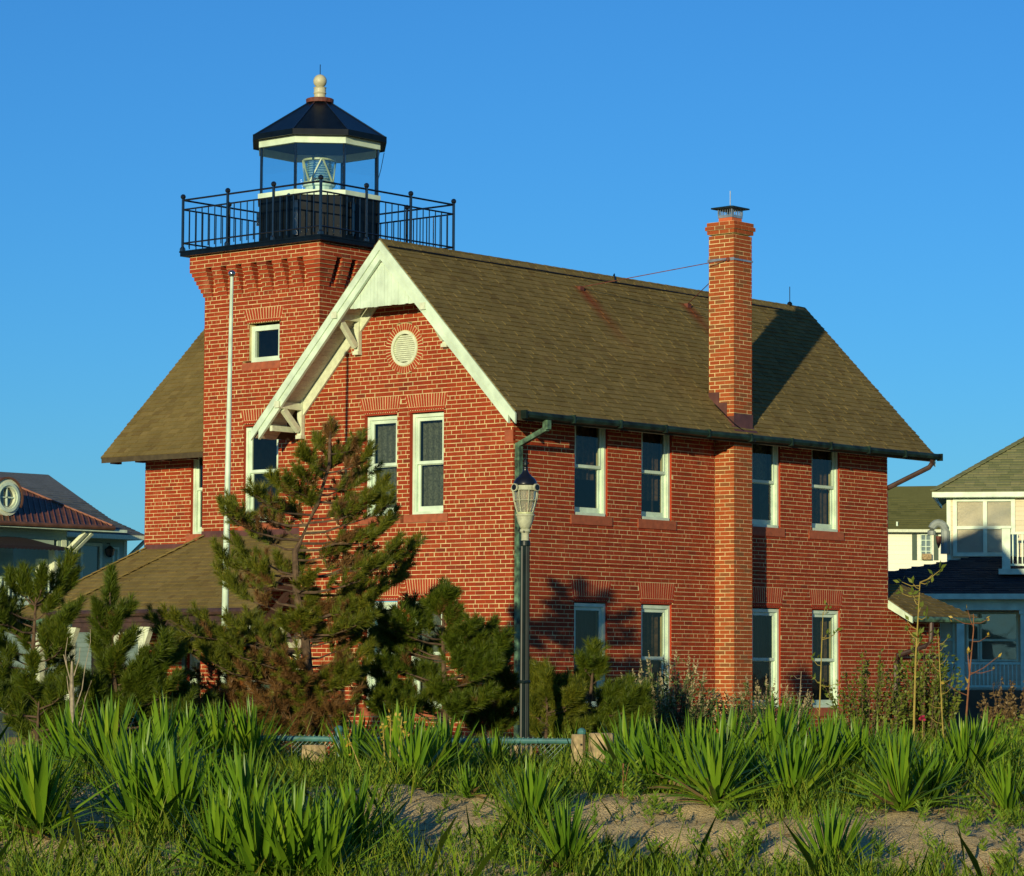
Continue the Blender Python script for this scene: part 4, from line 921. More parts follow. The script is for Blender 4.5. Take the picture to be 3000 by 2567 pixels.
railing(CW_, ch, 1.475*k, 4.6, zc_(2.13), zc_(2.92), 1.1, .115, .03)
one('balcony_floor', M['white'], lambda b: CW_.box(b, 1.2*k, 4.6, .05, 1.25, zc_(1.93), zc_(2.06)), ch)
def hood(b):
    cx_, cz_, r = -.22*k, zc_(2.99), .20
    pts = [P(cx_-.17, .12, cz_-.10)]+[P(cx_+r*.85*math.cos(t), .12, cz_+r*math.sin(t)) for t in [math.pi*(1-i/8) for i in range(9)]]+[P(cx_+.17, .12, zc_(2.45))]
    b.tube(pts, [.105]+[.105]*9+[.12], 10); CW_.box(b, cx_+.20, .02, .06, .12, zc_(2.94), zc_(2.97))
one('vent_hood', M['hoodgrey'], hood, ch)
one('vent_cone', M['rust'], lambda b: b.tube([P(-.21*k, .26, zc_(2.86)), P(-.21*k, .26, zc_(2.70)), P(-.21*k, .26, zc_(2.58))], [.075, .06, .01], 8), ch)

# ---- white house far behind
O = CAM+(FW+RT*((2690-1500)/8907)+UP*((1283.5-1560)/8907))*147; k2 = 1.4; z2 = lambda z: -.379+(z+.379)*k2
A = (LAT*math.cos(.02)+FH*math.sin(.02)).normalized(); N = V((-A.y, A.x, 0)); N = -N if N.dot(FH) > 0 else N
WW = Wall((O.x, O.y, 0), A, N); P = WW.P
wh = empty('white_house', (O.x, O.y, -1.95), 'far white boarded house with moss green roof and dark green shutters', 'house')
b = MB(); WW.box(b, -4, 4, -6, -.02, -2.2, z2(4.6)); wl_ = b.build('wall', M['whitewall'], wh)
boards(WW, wl_, -4, 4, -1.9, z2(4.55), .22, M['whitewall'], 0, [(.06*k2, .46*k2, z2(3.53), z2(4.44))])
b = MB(); b.prism([P(-4.3, .5, z2(4.57)), P(4.3, .5, z2(4.6)), P(4.3, -3.5, z2(6.3)), P(-4.3, -3.5, z2(6.18))], (0, 0, -.1)); b.prism([P(-4.3, -7.5, z2(4.57)), P(4.3, -7.5, z2(4.6)), P(4.3, -3.5, z2(6.3)), P(-4.3, -3.5, z2(6.18))], (0, 0, -.1)); rf = b.build('roof', M['mossroof'], wh)
quad_roof(rf, P(-4.3, .5, z2(4.57)), P(4.3, .5, z2(4.6)), P(-4.3, -3.5, z2(6.18)), P(4.3, -3.5, z2(6.3)), .2, .3, .6, 'mossroof')
one('fascia', M['whiteold'], lambda b: WW.box(b, -4.3, 4.3, .48, .55, z2(4.48), z2(4.58)), rf)
one('vent_pipe', M['white'], lambda b: b.tube([P(-.75*k2, .2, z2(4.7)), P(-.75*k2, .2, z2(4.85))], .05, 8), rf)
w_ = flat_window(WW, wl_, .06*k2, .46*k2, z2(3.53), z2(4.44), .03, .06, (.26*k2,), (z2(3.84), z2(4.0), z2(4.22)), bw=.022)
one('air_conditioner', M['postwood'], lambda b: (WW.box(b, .10*k2, .42*k2, .0, .35, z2(3.55), z2(3.75)), [WW.box(b, .12*k2, .40*k2, .35, .37, z2(3.57+i*.035), z2(3.58+i*.035)) for i in range(5)]), w_)
for (a0, a1) in ((-.22, -.05), (.53, .69)):
    s_ = MB(); WW.box(s_, a0*k2, a1*k2, .01, .05, z2(3.53), z2(4.44)); s_ = s_.build('shutter', M['greenpaint'], wl_)

# ---- teal house on the left, behind the pines
K = 1.504; TY = 56.0
xt = lambda x: CAM.x+(x-CAM.x)*K
zt_ = lambda z: CAM.z+(z-CAM.z)*K
TW = Wall((0, TY, 0), (1, 0, 0), (0, -1, 0)); P = lambda x, n, z: TW.P(xt(x), n, zt_(z))
th = empty('teal_house', (xt(13), TY, -1.95), 'pale teal house with brown copper roof, round dormer window and arched balcony', 'house')
b = MB(); TW.box(b, xt(8), xt(14.02), -.35, -.03, zt_(2.62), zt_(3.2)); fa = b.build('front_wall', M['teal'], th)
# arch opening x 11.2..14.02, springing 2.63 top 2.83
def arch_top(x): return 2.84-.20*((x-12.6)/1.42)**2
for i in range(5):
    z = 2.84+i*.075; bb = MB(); TW.box(bb, xt(8), xt(14.42), -.02, .03-.004*i, zt_(z), zt_(z+.074)); bb.build('board', M['teal'], fa)
def spandrel(b):
    xs = [11.15+i*.1435 for i in range(21)]
    for x0, x1 in zip(xs, xs[1:]): b.hexa([P(x0, -.3, arch_top(x0)), P(x1, -.3, arch_top(x1)), P(x1, .0, arch_top(x1)), P(x0, .0, arch_top(x0)), P(x0, -.3, 2.85), P(x1, -.3, 2.85), P(x1, .0, 2.85), P(x0, .0, 2.85)])
one('arch_spandrel', M['teal'], spandrel, fa)
one('arch_trim', M['whiteold'], lambda b: (TW.box(b, xt(14.02), xt(14.14), -.3, .04, zt_(1.8), zt_(2.62)), TW.box(b, xt(8), xt(11.15), -.3, .0, zt_(1.8), zt_(2.84))), fa)
pl = MB(); TW.box(pl, xt(14.14), xt(14.55), -.3, -.0, zt_(-1.0), zt_(2.84)); pl = pl.build('pillar', M['teal'], th)
for i in range(34):
    z = -1.0+i*.105; bb = MB(); TW.box(bb, xt(14.13), xt(14.58 if z < 2.5 else 14.43), -.31, .03-.008*(i % 2), zt_(z), zt_(z+.103)); bb.build('board', M['teal'], pl)
one('corner_trim', M['whiteold'], lambda b: TW.box(b, xt(14.24), xt(14.40), .03, .06, zt_(2.54), zt_(2.86)), pl)
def awn(b):
    n = 22; xs = [11.1+i*2.85/n for i in range(n+1)]
    for i, (x0, x1) in enumerate(zip(xs, xs[1:])):
        s0 = 2.62; b.add([P(x0, .06, arch_top(x0)+.02), P(x1, .06, arch_top(x1)+.02), P(x1, .95, s0), P(x0, .95, s0)], [(0, 1, 2, 3)])
        for j in range(4):
            u0, u1 = x0+(x1-x0)*j/4, x0+(x1-x0)*(j+1)/4; f = lambda q: .06+.025*math.sin(math.pi*q)
            b.add([P(u0, .952, s0), P(u1, .952, s0), P(u1, .952, s0-f((j+1)/4)), P(u0, .952, s0-f(j/4))], [(0, 1, 2, 3)])
one('awning', M['awning'], awn, fa)
bw_ = MB(); TW.box(bw_, xt(8), xt(14.0), -2.6, -2.5, zt_(1.3), zt_(3.2)); bw_ = bw_.build('balcony_back_wall', M['teal'], th)
for i in range(18):
    bb = MB(); TW.box(bb, xt(8), xt(14.1), -2.49, -2.46, zt_(1.35+i*.1), zt_(1.447+i*.1)); bb.build('board', M['teal'], bw_)
TB_ = Wall((0, TY+2.45, 0), (1, 0, 0), (0, -1, 0))
flat_window(TB_, bw_, xt(13.1), xt(13.46), zt_(2.38), zt_(2.70), .0, .09, (xt(13.28),), (zt_(2.54),), bw=.02); flat_window(TB_, bw_, xt(12.2), xt(12.55), zt_(1.4), zt_(2.6), .0, .12)
one('lamp_box', M['whiteold'], lambda b: TW.box(b, xt(13.72), xt(14.0), -.5, -.28, zt_(1.85), zt_(2.36)), fa)
railing(TW, th, xt(8), xt(14.1), zt_(1.35), zt_(1.88), .0, .19, .05)
one('balcony_floor', M['white'], lambda b: TW.box(b, xt(8), xt(14.2), -2.5, .1, zt_(1.2), zt_(1.3)), th)
lw_ = MB(); TW.box(lw_, xt(8), xt(17), -2.6, -.2, -2.3, zt_(1.2)); lw_ = lw_.build('lower_wall', M['teal'], th)
boards(TW, lw_, xt(8), xt(17), -1.9, zt_(1.2), .17, M['teal'], -.19, [(xt(14.15), xt(14.8), -1.9, zt_(.70)), (xt(15.4), xt(16.3), -1.9, zt_(.7))])
one('opening', M['dark'], lambda b: (TW.box(b, xt(14.15), xt(14.8), -.21, -.185, -1.9, zt_(.70)), TW.box(b, xt(15.4), xt(16.3), -.21, -.185, -1.9, zt_(.7))), lw_)
# copper roof; Pd puts a height and run measured on the front plane at its true depth
def Pd(x, n, z):
    f = (TY-n-CAM.y)/(TY-CAM.y); return V((CAM.x+(xt(x)-CAM.x)*f, TY-n, CAM.z+(zt_(z)-CAM.z)*f))
cr_ = MB(); ey = .9
c0, c1, c2, c3 = Pd(7.5, ey, 3.20), Pd(15.95, ey, 3.24), Pd(12.7, -3.0, 4.12), Pd(7.5, -3.0, 4.08)
cr_.prism([c0, c1, c2, c3], (0, 0, -.08)); cr_ = cr_.build('copper_roof', M['copper'], th)
for i in range(46):
    t = i/45; p_ = V(c0).lerp(c1, t); d = V(c3)-V(c0); tm = min(1.0, (V(c1)-p_).length/ max(1e-3, (V(c1)-V(c0)).length-(V(c2)-V(c3)).length)) if t > .55 else 1.0
    if tm > .03: one('seam', M['copperseam'], lambda b: b.beam(p_+V((0, 0, .02)), p_+d*tm+V((0, 0, .02)), .035, .05), cr_)
one('hip_cap', M['copperseam'], lambda b: b.beam(V(c1)+V((0, 0, .04)), V(c2)+V((0, 0, .04)), .10, .06), cr_)
one('gutter', M['copper'], lambda b: (b.tube([Pd(7.5, ey+.05, 3.16), Pd(16.0, ey+.05, 3.20)], .09, 8), ), cr_)
one('soffit', M['white'], lambda b: (TW.box(b, xt(7.5), xt(15.85), .0, ey-.02, zt_(3.07), zt_(3.11)), TW.box(b, xt(7.5), xt(15.9), ey-.06, ey, zt_(3.06), zt_(3.13))), cr_)
for x in (14.42, 14.62): one('roof_bracket', M['whiteold'], lambda b: (b.beam(P(x, -.02+.1, 2.58), P(x+.22, ey-.2, 3.03), .13, .16, (1, 0, 0)), TW.box(b, xt(x)-.08, xt(x)+.08, .03, .16, zt_(2.50), zt_(2.62))), fa)
# round dormer
dx, dz, dr, dg = 12.30, 3.80, .66, .33
dm = MB(); q = lambda r, t, n: TW.P(xt(dx)+r*math.cos(t), n, zt_(dz)+r*1.03*math.sin(t))
for i in range(40):
    t0, t1 = 2*math.pi*i/40, 2*math.pi*(i+1)/40
    dm.hexa([q(dg+.02, t0, .15), q(dr, t0, .15), q(dr, t1, .15), q(dg+.02, t1, .15), q(dg+.02, t0, .40), q(dr, t0, .36), q(dr, t1, .36), q(dg+.02, t1, .40)])
dm = dm.build('dormer_window', M['whiteold'], th)
one('dormer_ring', M['white'], lambda b: [b.hexa([q(.42, 2*math.pi*i/40, .40), q(.53, 2*math.pi*i/40, .40), q(.53, 2*math.pi*(i+1)/40, .40), q(.42, 2*math.pi*(i+1)/40, .40), q(.42, 2*math.pi*i/40, .45), q(.53, 2*math.pi*i/40, .44), q(.53, 2*math.pi*(i+1)/40, .44), q(.42, 2*math.pi*(i+1)/40, .45)]) for i in range(40)], dm)
one('pane', M['houseglass'], lambda b: b.add([q(dg+.03, 2*math.pi*i/32, .28) for i in range(32)], [tuple(range(32))]), dm)
one('room', M['dark'], lambda b: b.add([q(dg+.05, 2*math.pi*i/32, .16) for i in range(32)], [tuple(range(32))]), dm)
one('glazing_bar', M['white'], lambda b: (TW.box(b, xt(dx)-.025, xt(dx)+.025, .29, .36, zt_(dz)-dg, zt_(dz)+dg), TW.box(b, xt(dx)-dg, xt(dx)+dg, .29, .36, zt_(dz)-.025, zt_(dz)+.025)), dm)
def barrel(b):
    n = 24
    for i in range(n):
        t0, t1 = -.5+(math.pi+1)*i/n, -.5+(math.pi+1)*(i+1)/n
        b.hexa([q(dr, t0, .42), q(dr+.07, t0, .42), q(dr+.07, t1, .42), q(dr, t1, .42), q(dr, t0, -3.4), q(dr+.07, t0, -3.4), q(dr+.07, t1, -3.4), q(dr, t1, -3.4)])
one('dormer_hood', M['copper'], barrel, dm)
# slate roof behind, bell-cast
sr = MB(); g0 = P(7.5, -3.0, 3.0); 
pts = [(17.1, 3.06), (15.95, 3.40), (13.85, 4.45)]
Y0, Y1, Y2 = -2.6, -4.0, -7.6
e0, e1, e2 = Pd(17.05, Y0, 3.06), Pd(15.89, Y1, 3.41), Pd(13.80, Y2, 4.44); f0, f1, f2 = Pd(7, Y0, 3.06), Pd(7, Y1, 3.41), Pd(7, Y2, 4.40)
sr.prism([f0, e0, e1, f1], (0, 0, -.1)); sr.prism([f1, e1, e2, f2], (0, 0, -.1)); sr.prism([e0, Pd(17.05, -14, 3.06), Pd(15.89, -12, 3.41), e1], (0, 0, -.1)); sr.prism([e1, Pd(15.89, -12, 3.41), e2], (0, 0, -.1))
sr = sr.build('slate_roof', M['slate'], th)
quad_roof(sr, f0, e0, f1, e1, .2, .3, .5, 'slate', .03); quad_roof(sr, f1, e1, f2, e2, .2, .3, .5, 'slate', .03)
one('eave_board', M['whiteold'], lambda b: (TW.box(b, xt(12), Pd(17.05, Y0, 3).x, Y0-.05, Y0+.05, Pd(17, Y0, 2.93).z, Pd(17, Y0, 3.04).z), TW.box(b, xt(12), Pd(17, Y0, 3).x, Y0-1.2, Y0-.05, Pd(17, Y0, 2.93).z, Pd(17, Y0, 2.95).z)), sr)
T2 = Wall((0, TY+3.6, 0), (1, 0, 0), (0, -1, 0)); x2 = lambda x: Pd(x, -3.6, 3).x; z2_ = lambda z: Pd(15, -3.6, z).z
wg = MB(); T2.box(wg, x2(14.0), x2(16.38), -3, -.03, -2.3, z2_(2.93)); wg = wg.build('wing_wall', M['teal'], th)
dr_ = (x2(14.86), x2(15.58), z2_(1.3), z2_(2.80))
boards(T2, wg, x2(14.0), x2(16.38), z2_(1.0), z2_(2.93), .16, M['teal'], 0, [dr_])
flat_window(T2, wg, *dr_, n=.02, fr=.13, m='whiteold'); flat_window(T2, wg, x2(15.92), x2(16.14), z2_(1.5), z2_(2.72), n=.03, fr=.09)
one('corner_trim', M['whiteold'], lambda b: T2.box(b, x2(16.32), x2(16.42), -.1, .05, z2_(1.0), z2_(2.93)), wg)
lx_ = x2(15.75)
one('wall_lantern', M['iron'], lambda b: (b.lathe([(.06, z2_(2.45)), (.15, z2_(2.50)), (.20, z2_(2.66)), (.05, z2_(2.74))], T2.P(lx_, .2, 0), 8), b.tube([T2.P(lx_, .2, z2_(2.74)), T2.P(lx_, .2, z2_(2.80)), T2.P(lx_, .0, z2_(2.80))], .02, 5)), wg)
one('roof_bracket', M['whiteold'], lambda b: b.beam(T2.P(x2(16.45), .0, z2_(2.45)), T2.P(x2(16.85), .4, z2_(2.92)), .10, .14, (0, 1, 0)), wg)

# ================================================================== street lamp, flagpole, pipe fence
lx, ly = -6.82, -6.04
lp = empty('street_lamp', (lx, ly, -1.85), 'tall black fluted lamp post with glass lantern head near the house corner', 'street lamp')
def shaft(b):
    n = 28; pr_ = []
    for j, z in enumerate((-1.9, 1.24)):
        for i in range(n):
            r = (.062 if i % 2 else .052)*(1.04 if j == 0 else .95); t = 2*math.pi*i/n; pr_.append((lx+r*math.cos(t), ly+r*math.sin(t), z))
    b.add(pr_, [(i, (i+1) % n, n+(i+1) % n, n+i) for i in range(n)])
one('pole', M['lampblack'], shaft, lp)
c_ = (lx, ly)
one('base', M['lampblack'], lambda b: b.lathe([(.16, -1.95), (.16, -1.75), (.12, -1.70), (.10, -1.45), (.075, -1.40)], c_, 16), lp)
one('band', M['lampblack'], lambda b: (b.lathe([(.062, 1.19), (.066, 1.20), (.066, 1.25), (.058, 1.26)], c_, 18), b.lathe([(.068, -.52), (.075, -.50), (.068, -.48)], c_, 16), b.box((lx-.09, ly-.03, -.515), (lx+.02, ly-.065, -.485))), lp)
one('neck', M['lampstone'], lambda b: b.lathe([(.052, 1.255), (.048, 1.28), (.048, 1.35), (.056, 1.36), (.066, 1.375), (.066, 1.395), (.05, 1.41)], c_, 18), lp, smooth=False)
one('bowl', M['lampstone'], lambda b: b.lathe([(.052, 1.40), (.075, 1.44), (.098, 1.50), (.108, 1.555), (.112, 1.565), (.122, 1.572), (.122, 1.588), (.10, 1.592)], c_, 28), lp, smooth=True)
one('bracket_bolt', M['lampblack'], lambda b: [b.ball((lx+.062*math.cos(t), ly+.062*math.sin(t), 1.37), .014, 6, 5) for t in (0.4, 2.0, 3.6, 5.2)], lp)
one('lower_ring', M['brass'], lambda b: b.lathe([(.10, 1.59), (.107, 1.593), (.107, 1.612), (.10, 1.615)], c_, 24), lp)
mg, n_, l_, b_ = newmat('ribbed_lamp_glass')
b_.inputs['Base Color'].default_value = (.55, .55, .42, 1); b_.inputs['Roughness'].default_value = .18; b_.inputs['Transmission Weight'].default_value = .65; b_.inputs['IOR'].default_value = 1.2
one('globe', mg, lambda b: b.lathe([(.09, 1.615), (.105, 1.66), (.122, 1.74), (.130, 1.80), (.133, 1.885)], c_, 40), lp)
def ribs(b):
    for i in range(8):
        t = 2*math.pi*i/8+.2; g_ = lambda r, z: (lx+r*math.cos(t), ly+r*math.sin(t), z)
        b.tube([g_(.105, 1.612), g_(.132, 1.70), g_(.157, 1.80), g_(.166, 1.89)], .007, 5)
    b.lathe([(.146, 1.755), (.151, 1.757), (.151, 1.763), (.146, 1.765)], c_, 24)
one('cage_rib', M['lampstone'], ribs, lp)
one('upper_band', M['lampstone'], lambda b: b.lathe([(.12, 1.885), (.166, 1.888), (.166, 1.945), (.13, 1.95)], c_, 28), lp)
for i in range(4):
    t = math.atan2(-FH.y, -FH.x)+math.pi/4+i*math.pi/2+.02; d = V((math.cos(t), math.sin(t), 0)); c3_ = V((lx, ly, 1.918))+d*.185
    md = one('medallion', M['lampstone'], lambda b: b.tube([c3_-d*.01, c3_+d*.018], .048, 18), lp)
    one('medallion_face', M['lampnavy'], lambda b: b.tube([c3_+d*.0185, c3_+d*.022], .037, 18), md)
one('dome', M['lampnavy'], lambda b: b.lathe([(.152, 1.95), (.150, 1.97), (.142, 2.00), (.125, 2.03), (.10, 2.055), (.078, 2.068), (.074, 2.08), (.05, 2.10), (.035, 2.13), (.03, 2.165), (.036, 2.175), (.02, 2.185)], c_, 32), lp, smooth=True)
one('finial', M['lampblack'], lambda b: (b.lathe([(.018, 2.18), (.026, 2.21), (.022, 2.24), (.010, 2.27), (.004, 2.30)], c_, 12)), lp, smooth=True)

fp = empty('flagpole', (-4.45, 1.80, -1.9), 'slender white tapered flagpole with grey ball finial before the tower', 'flagpole')
tp = V((-4.45, 1.80, 0))
ptop = V((-4.408, 1.751, 5.46))
one('pole', M['white'], lambda b: b.tube([V((-4.45, 1.80, -1.95)), V((-4.45, 1.80, -1.9)).lerp(ptop, .5), ptop], [.055, .046, .024], 16), fp, smooth=True)
one('ball', M['steelball'], lambda b: b.ball(ptop+V((0, 0, .05)), .052, 16, 10), fp, smooth=True)
one('cleat', M['galv'], lambda b: b.box((-4.52, 1.76, -.75), (-4.50, 1.80, -.60)), fp)

r0_, r1_ = V((-11.84, -5.56, -1.13)), V((-9.45, -9.11, -1.145))
pf = empty('pipe_fence', (-10.3, -8.1, -1.6), 'low teal pipe fence with wire mesh among the yuccas', 'fence')
one('rail', M['tealpipe'], lambda b: b.tube([r0_, r0_.lerp(r1_, .5)+V((0, 0, -.01)), r1_], .031, 10), pf)
for t in (0, .36, 1.0):
    p_ = r0_.lerp(r1_, t); one('post', M['tealpipe'], lambda b: (b.tube([V((p_.x, p_.y, -1.8)), V((p_.x, p_.y, p_.z+.09))], .038, 10), b.ball((p_.x, p_.y, p_.z+.10), .05, 12, 8)), pf)
def mesh_(b):
    d = (r1_-r0_).normalized(); ln = (r1_-r0_).length
    for i in range(int(ln/.055)):
        a = r0_+d*(i*.055); 
        for sg in (1, -1):
            q_ = a+d*(.5*sg); 
            if 0 < (q_-r0_).dot(d) < ln: b.tube([a+V((0, 0, .04)), q_+V((0, 0, -.46))], .0022, 3, False)
one('wire_mesh', M['tealpipe'], mesh_, pf, 'stuff')
def wpost(x, y, w1, w2, zt, lab):
    e_ = empty('wooden_post', (x, y, -1.7), lab, 'post', 'weathered posts at the pipe fence'); d = LAT; f = FH; b = MB()
    n = 14; ring_ = []
    for j, (z, s) in enumerate(((-1.8, 1.0), (-1.3, 1.0), (zt, .97), (zt+.012, .88))):
        for i in range(n):
            t = 2*math.pi*i/n; rr = 1+.06*math.sin(i*2.7+x*9); p = V((x, y, 0))+d*(w1*s*rr*math.cos(t))+f*(w2*s*rr*math.sin(t)); ring_.append((p.x, p.y, z+(.012*math.sin(i*1.7) if j == 2 else 0)))
    b.add(ring_, [(j*n+i, j*n+(i+1) % n, (j+1)*n+(i+1) % n, (j+1)*n+i) for j in range(3) for i in range(n)]+[tuple(3*n+i for i in range(n))])
    b.build('timber', M['postwood'], e_)
    one('bolt', M['iron'], lambda b: b.tube([V((x, y, zt-.10))+d*(w1*.4)-f*(w2*.95), V((x, y, zt-.10))+d*(w1*.4)-f*(w2*1.06)], .012, 8), e_)
wpost(-9.63, -9.21, .075, .07, -1.075, 'narrow weathered wooden post beside the teal fence knob')
wpost(-9.46, -9.40, .14, .12, -1.06, 'widest weathered wooden post with a dark bolt, right end of fence')
wpost(-10.04, -8.73, .13, .10, -1.20, 'low wooden post under the middle of the teal rail')
wpost(-11.39, -6.85, .14, .11, -1.21, 'wooden post at the left end of the teal fence by the pine')

# ================================================================== plants
import numpy as np
rs = np.random.RandomState(5)
def np_mesh(name, verts, k, m, parent=None, kind=None):
    verts = np.asarray(verts, dtype=np.float32).reshape(-1, 3)
    if parent is not None: verts = verts-np.array(WO[parent.name], dtype=np.float32)
    n = len(verts)//k; me = bpy.data.meshes.new(name)
    me.vertices.add(n*k); me.vertices.foreach_set('co', verts.ravel())
    me.loops.add(n*k); me.loops.foreach_set('vertex_index', np.arange(n*k, dtype=np.int32))
    me.polygons.add(n); me.polygons.foreach_set('loop_start', np.arange(n, dtype=np.int32)*k)
    me.update(calc_edges=True); me.validate(); me.materials.append(m)
    o = bpy.data.objects.new(name, me); col.objects.link(o)
    if parent is not None: o.parent = parent; WO[o.name] = WO[parent.name]
    if kind: o['kind'] = kind
    return o
def tuft_template(n, ln, nl, w):
    t = rs.rand(n)**.8; az = rs.rand(n)*2*np.pi; ang = np.radians(22+38*rs.rand(n)*(1.15-t*.5)); L = nl*(.75+.45*rs.rand(n))
    rad = np.stack([np.cos(az), np.sin(az), 0*az], 1); d = rad*np.sin(ang)[:, None]+np.array([0, 0, 1])*np.cos(ang)[:, None]
    p = np.array([0, 0, 1])*(t*ln)[:, None]+rad*.012; s = np.cross(d, rs.randn(n, 3)); s /= np.linalg.norm(s, axis=1)[:, None]
    return np.stack([p-s*w/2, p+s*w/2, p+d*L[:, None]], 1)
TUFT = [tuft_template(120, 1.0, .46, .036) for _ in range(10)]
def frame(axis):
    a = np.array(axis, float); a /= np.linalg.norm(a); r = np.array([1, 0, 0]) if abs(a[0]) < .8 else np.array([0, 1, 0])
    x = np.cross(r, a); x /= np.linalg.norm(x); return np.stack([x, np.cross(a, x), a], 1)
def tufts(lst):
    return np.concatenate([TUFT[rs.randint(10)].reshape(-1, 3)@(frame(ax).T*s)+np.array(p) for p, ax, s in lst])
lat, fh = np.array(LAT), np.array(FH)
def loc(base, l, z, d): return np.array([base[0], base[1], 0])+lat*l+fh*d+np.array([0, 0, z])
def pine(name, label, base, trunk, limbs, scale=.22, m='needle', dead=None, ntuft=9, dens=1.0, group='Japanese black pines on the dune', stemr=.05, upr=.55):
    """trunk: (lateral, z) points; limbs: (start z, tip lateral, tip z, tip depth)"""
    bz = trunk[0][1]; e_ = empty(name, (base[0], base[1], bz), label, 'pine tree', group)
    tb = MB(); tp_ = [loc(base, l, z, .03*math.sin(z*3)) for l, z in trunk]; n = len(tp_)
    tb.tube(tp_, [stemr*(1-.8*i/(n-1)) for i in range(n)], 8)
    tl = [t[0] for t in trunk]; tz = [t[1] for t in trunk]; green = []; brown = []
    for (sz, l, z, d) in limbs:
        s_ = loc(base, np.interp(sz, tz, tl), sz, 0); t_ = loc(base, l, z, d); v = t_-s_; ln = np.linalg.norm(v)
        mid = s_+v*.5+np.array([0, 0, -.07*ln])+rs.randn(3)*.03*ln; mid2 = s_+v*.8+np.array([0, 0, -.09*ln])+rs.randn(3)*.02*ln
        bp = [s_, s_+v*.25+np.array([0, 0, -.06*ln]), mid, mid2, t_]; r = .008+.010*ln
        tb.tube(bp, [r, r*.8, r*.6, r*.42, .007], 5)
        k = max(4, int(1.9*ntuft*dens*(.55+.45*ln)))
        for i in range(k):
            q = 1-(i/k)**1.2*.58; 
            q2 = q*4; j = min(3, int(q2)); p = bp[j]+(bp[j+1]-bp[j])*(q2-j)
            side = rs.randn(3)*np.array([1, 1, .5]); ax = v/max(ln, .01)*.45+side*.38+np.array([0, 0, upr]); ax /= np.linalg.norm(ax)
            off = rs.rand()*.12*ln*(0 if i == 0 else 1)*rs.choice([-1, 1]); p2 = p+np.cross(v/max(ln, .01), [0, 0, 1])*off
            if off: tb.tube([p, p2+ax*.03], [.006, .004], 4, False)
            (brown if (dead and q < dead[0] and rs.rand() < dead[1]) else green).append((p2, ax, scale*(.75+.5*rs.rand())))
        green.append((t_, v/max(ln, .01)*.5+np.array([0, 0, .9]), scale*1.15))
    tb.build('trunk', M['bark'], e_)
    np_mesh('crown', tufts(green), 3, M[m], e_)
    if brown: np_mesh('dead_needles', tufts(brown), 3, M['deadneedle'], e_)
    return e_
# main pine: limb tips measured against the trunk (metres to the right, height)
S38 = 38/8907
def tips(lst, u0, s=S38): return [((u-u0)*s, -.50+(1973-v)*s) for u, v in lst]
T1 = tips([(960, 1250), (1042, 1272), (921, 1283), (890, 1326), (1065, 1314), (1056, 1357), (918, 1357), (1010, 1396), (965, 1330), (1000, 1310)], 935)
T1 += tips([(884, 1379), (848, 1407), (802, 1402), (752, 1436), (657, 1452), (668, 1492), (718, 1522), (1112, 1402), (1134, 1464), (1138, 1505), (1087, 1447), (1120, 1526), (900, 1450), (1010, 1460), (850, 1480), (780, 1490)], 935)
T1 += tips([(1205, 1580), (1149, 1588), (1185, 1640), (1158, 1672), (1065, 1599), (1100, 1650), (629, 1599), (690, 1582), (634, 1650), (700, 1616), (675, 1702), (757, 1661), (811, 1639), (870, 1620), (1000, 1590), (900, 1690), (1040, 1700)], 935)
T1 += tips([(465, 1806), (515, 1800), (587, 1795), (516, 1860), (722, 1800), (768, 1845), (834, 1815), (640, 1850), (1105, 1720), (1070, 1746), (1065, 1800), (980, 1760), (1010, 1830), (880, 1800), (930, 1850)], 935)
T1 += tips([(rs.uniform(850, 1075), rs.uniform(1745, 2040)) for _ in range(22)]+[(rs.uniform(560, 800), rs.uniform(1800, 1930)) for _ in range(9)], 935)
T1b = tips([(567, 1985), (620, 1912), (690, 1997), (768, 1968), (800, 2050), (638, 2050), (845, 1912), (594, 2022), (700, 1930), (870, 2000), (960, 1990), (1010, 1940), (1030, 2040), (730, 2070), (900, 2090), (980, 2090), (840, 2100), (550, 2060)], 935)
def limbs_for(T, zmin, slope=.55, dr=.8, tl=-1.6):
    out = []
    for l, z in T:
        sz = max(tl, min(z-.10-abs(l)*slope*rs.uniform(.4, 1.1), zmin)); out.append((sz, l, z, rs.uniform(-dr, dr)*min(1, .25+abs(l))))
    return out
tk1 = [(0.0, -1.9), (-.03, -1.2), (-.12, -.6), (-.18, .0), (-.30, .6), (-.32, 1.1), (-.05, 1.7), (.10, 2.2), (.10, 2.62)]
p1 = pine('pine_tree', 'tall dark pine in front of gable wall, browned lower limbs left', (-8.48, -4.10), tk1, limbs_for(T1, 2.55, .26), .175, 'needle', (.72, .38), 9, 1.55, stemr=.08)
# its lower, largely browned limbs
lb = MB(); gr, br_ = [], []
for (sz, l, z, d) in limbs_for(T1b, .2, .25, 1.0):
    s_ = loc((-8.48, -4.10), np.interp(sz, [t[1] for t in tk1], [t[0] for t in tk1]), sz, 0); t_ = loc((-8.48, -4.10), l, z, d); v = t_-s_; ln = np.linalg.norm(v)
    bp = [s_, s_+v*.35+np.array([0, 0, -.05]), s_+v*.7+np.array([0, 0, -.06]), t_]; lb.tube(bp, [.028, .02, .013, .006], 5)
    for i in range(38):
        q = .15+.85*rs.rand(); q2 = q*3; j = min(2, int(q2)); p = bp[j]+(bp[j+1]-bp[j])*(q2-j)+rs.randn(3)*np.array([.09, .09, .07])
        (br_ if rs.rand() < .68 else gr).append((p, v/ln*.6+rs.randn(3)*.5+np.array([0, 0, .35]), .20*(.7+.5*rs.rand())))
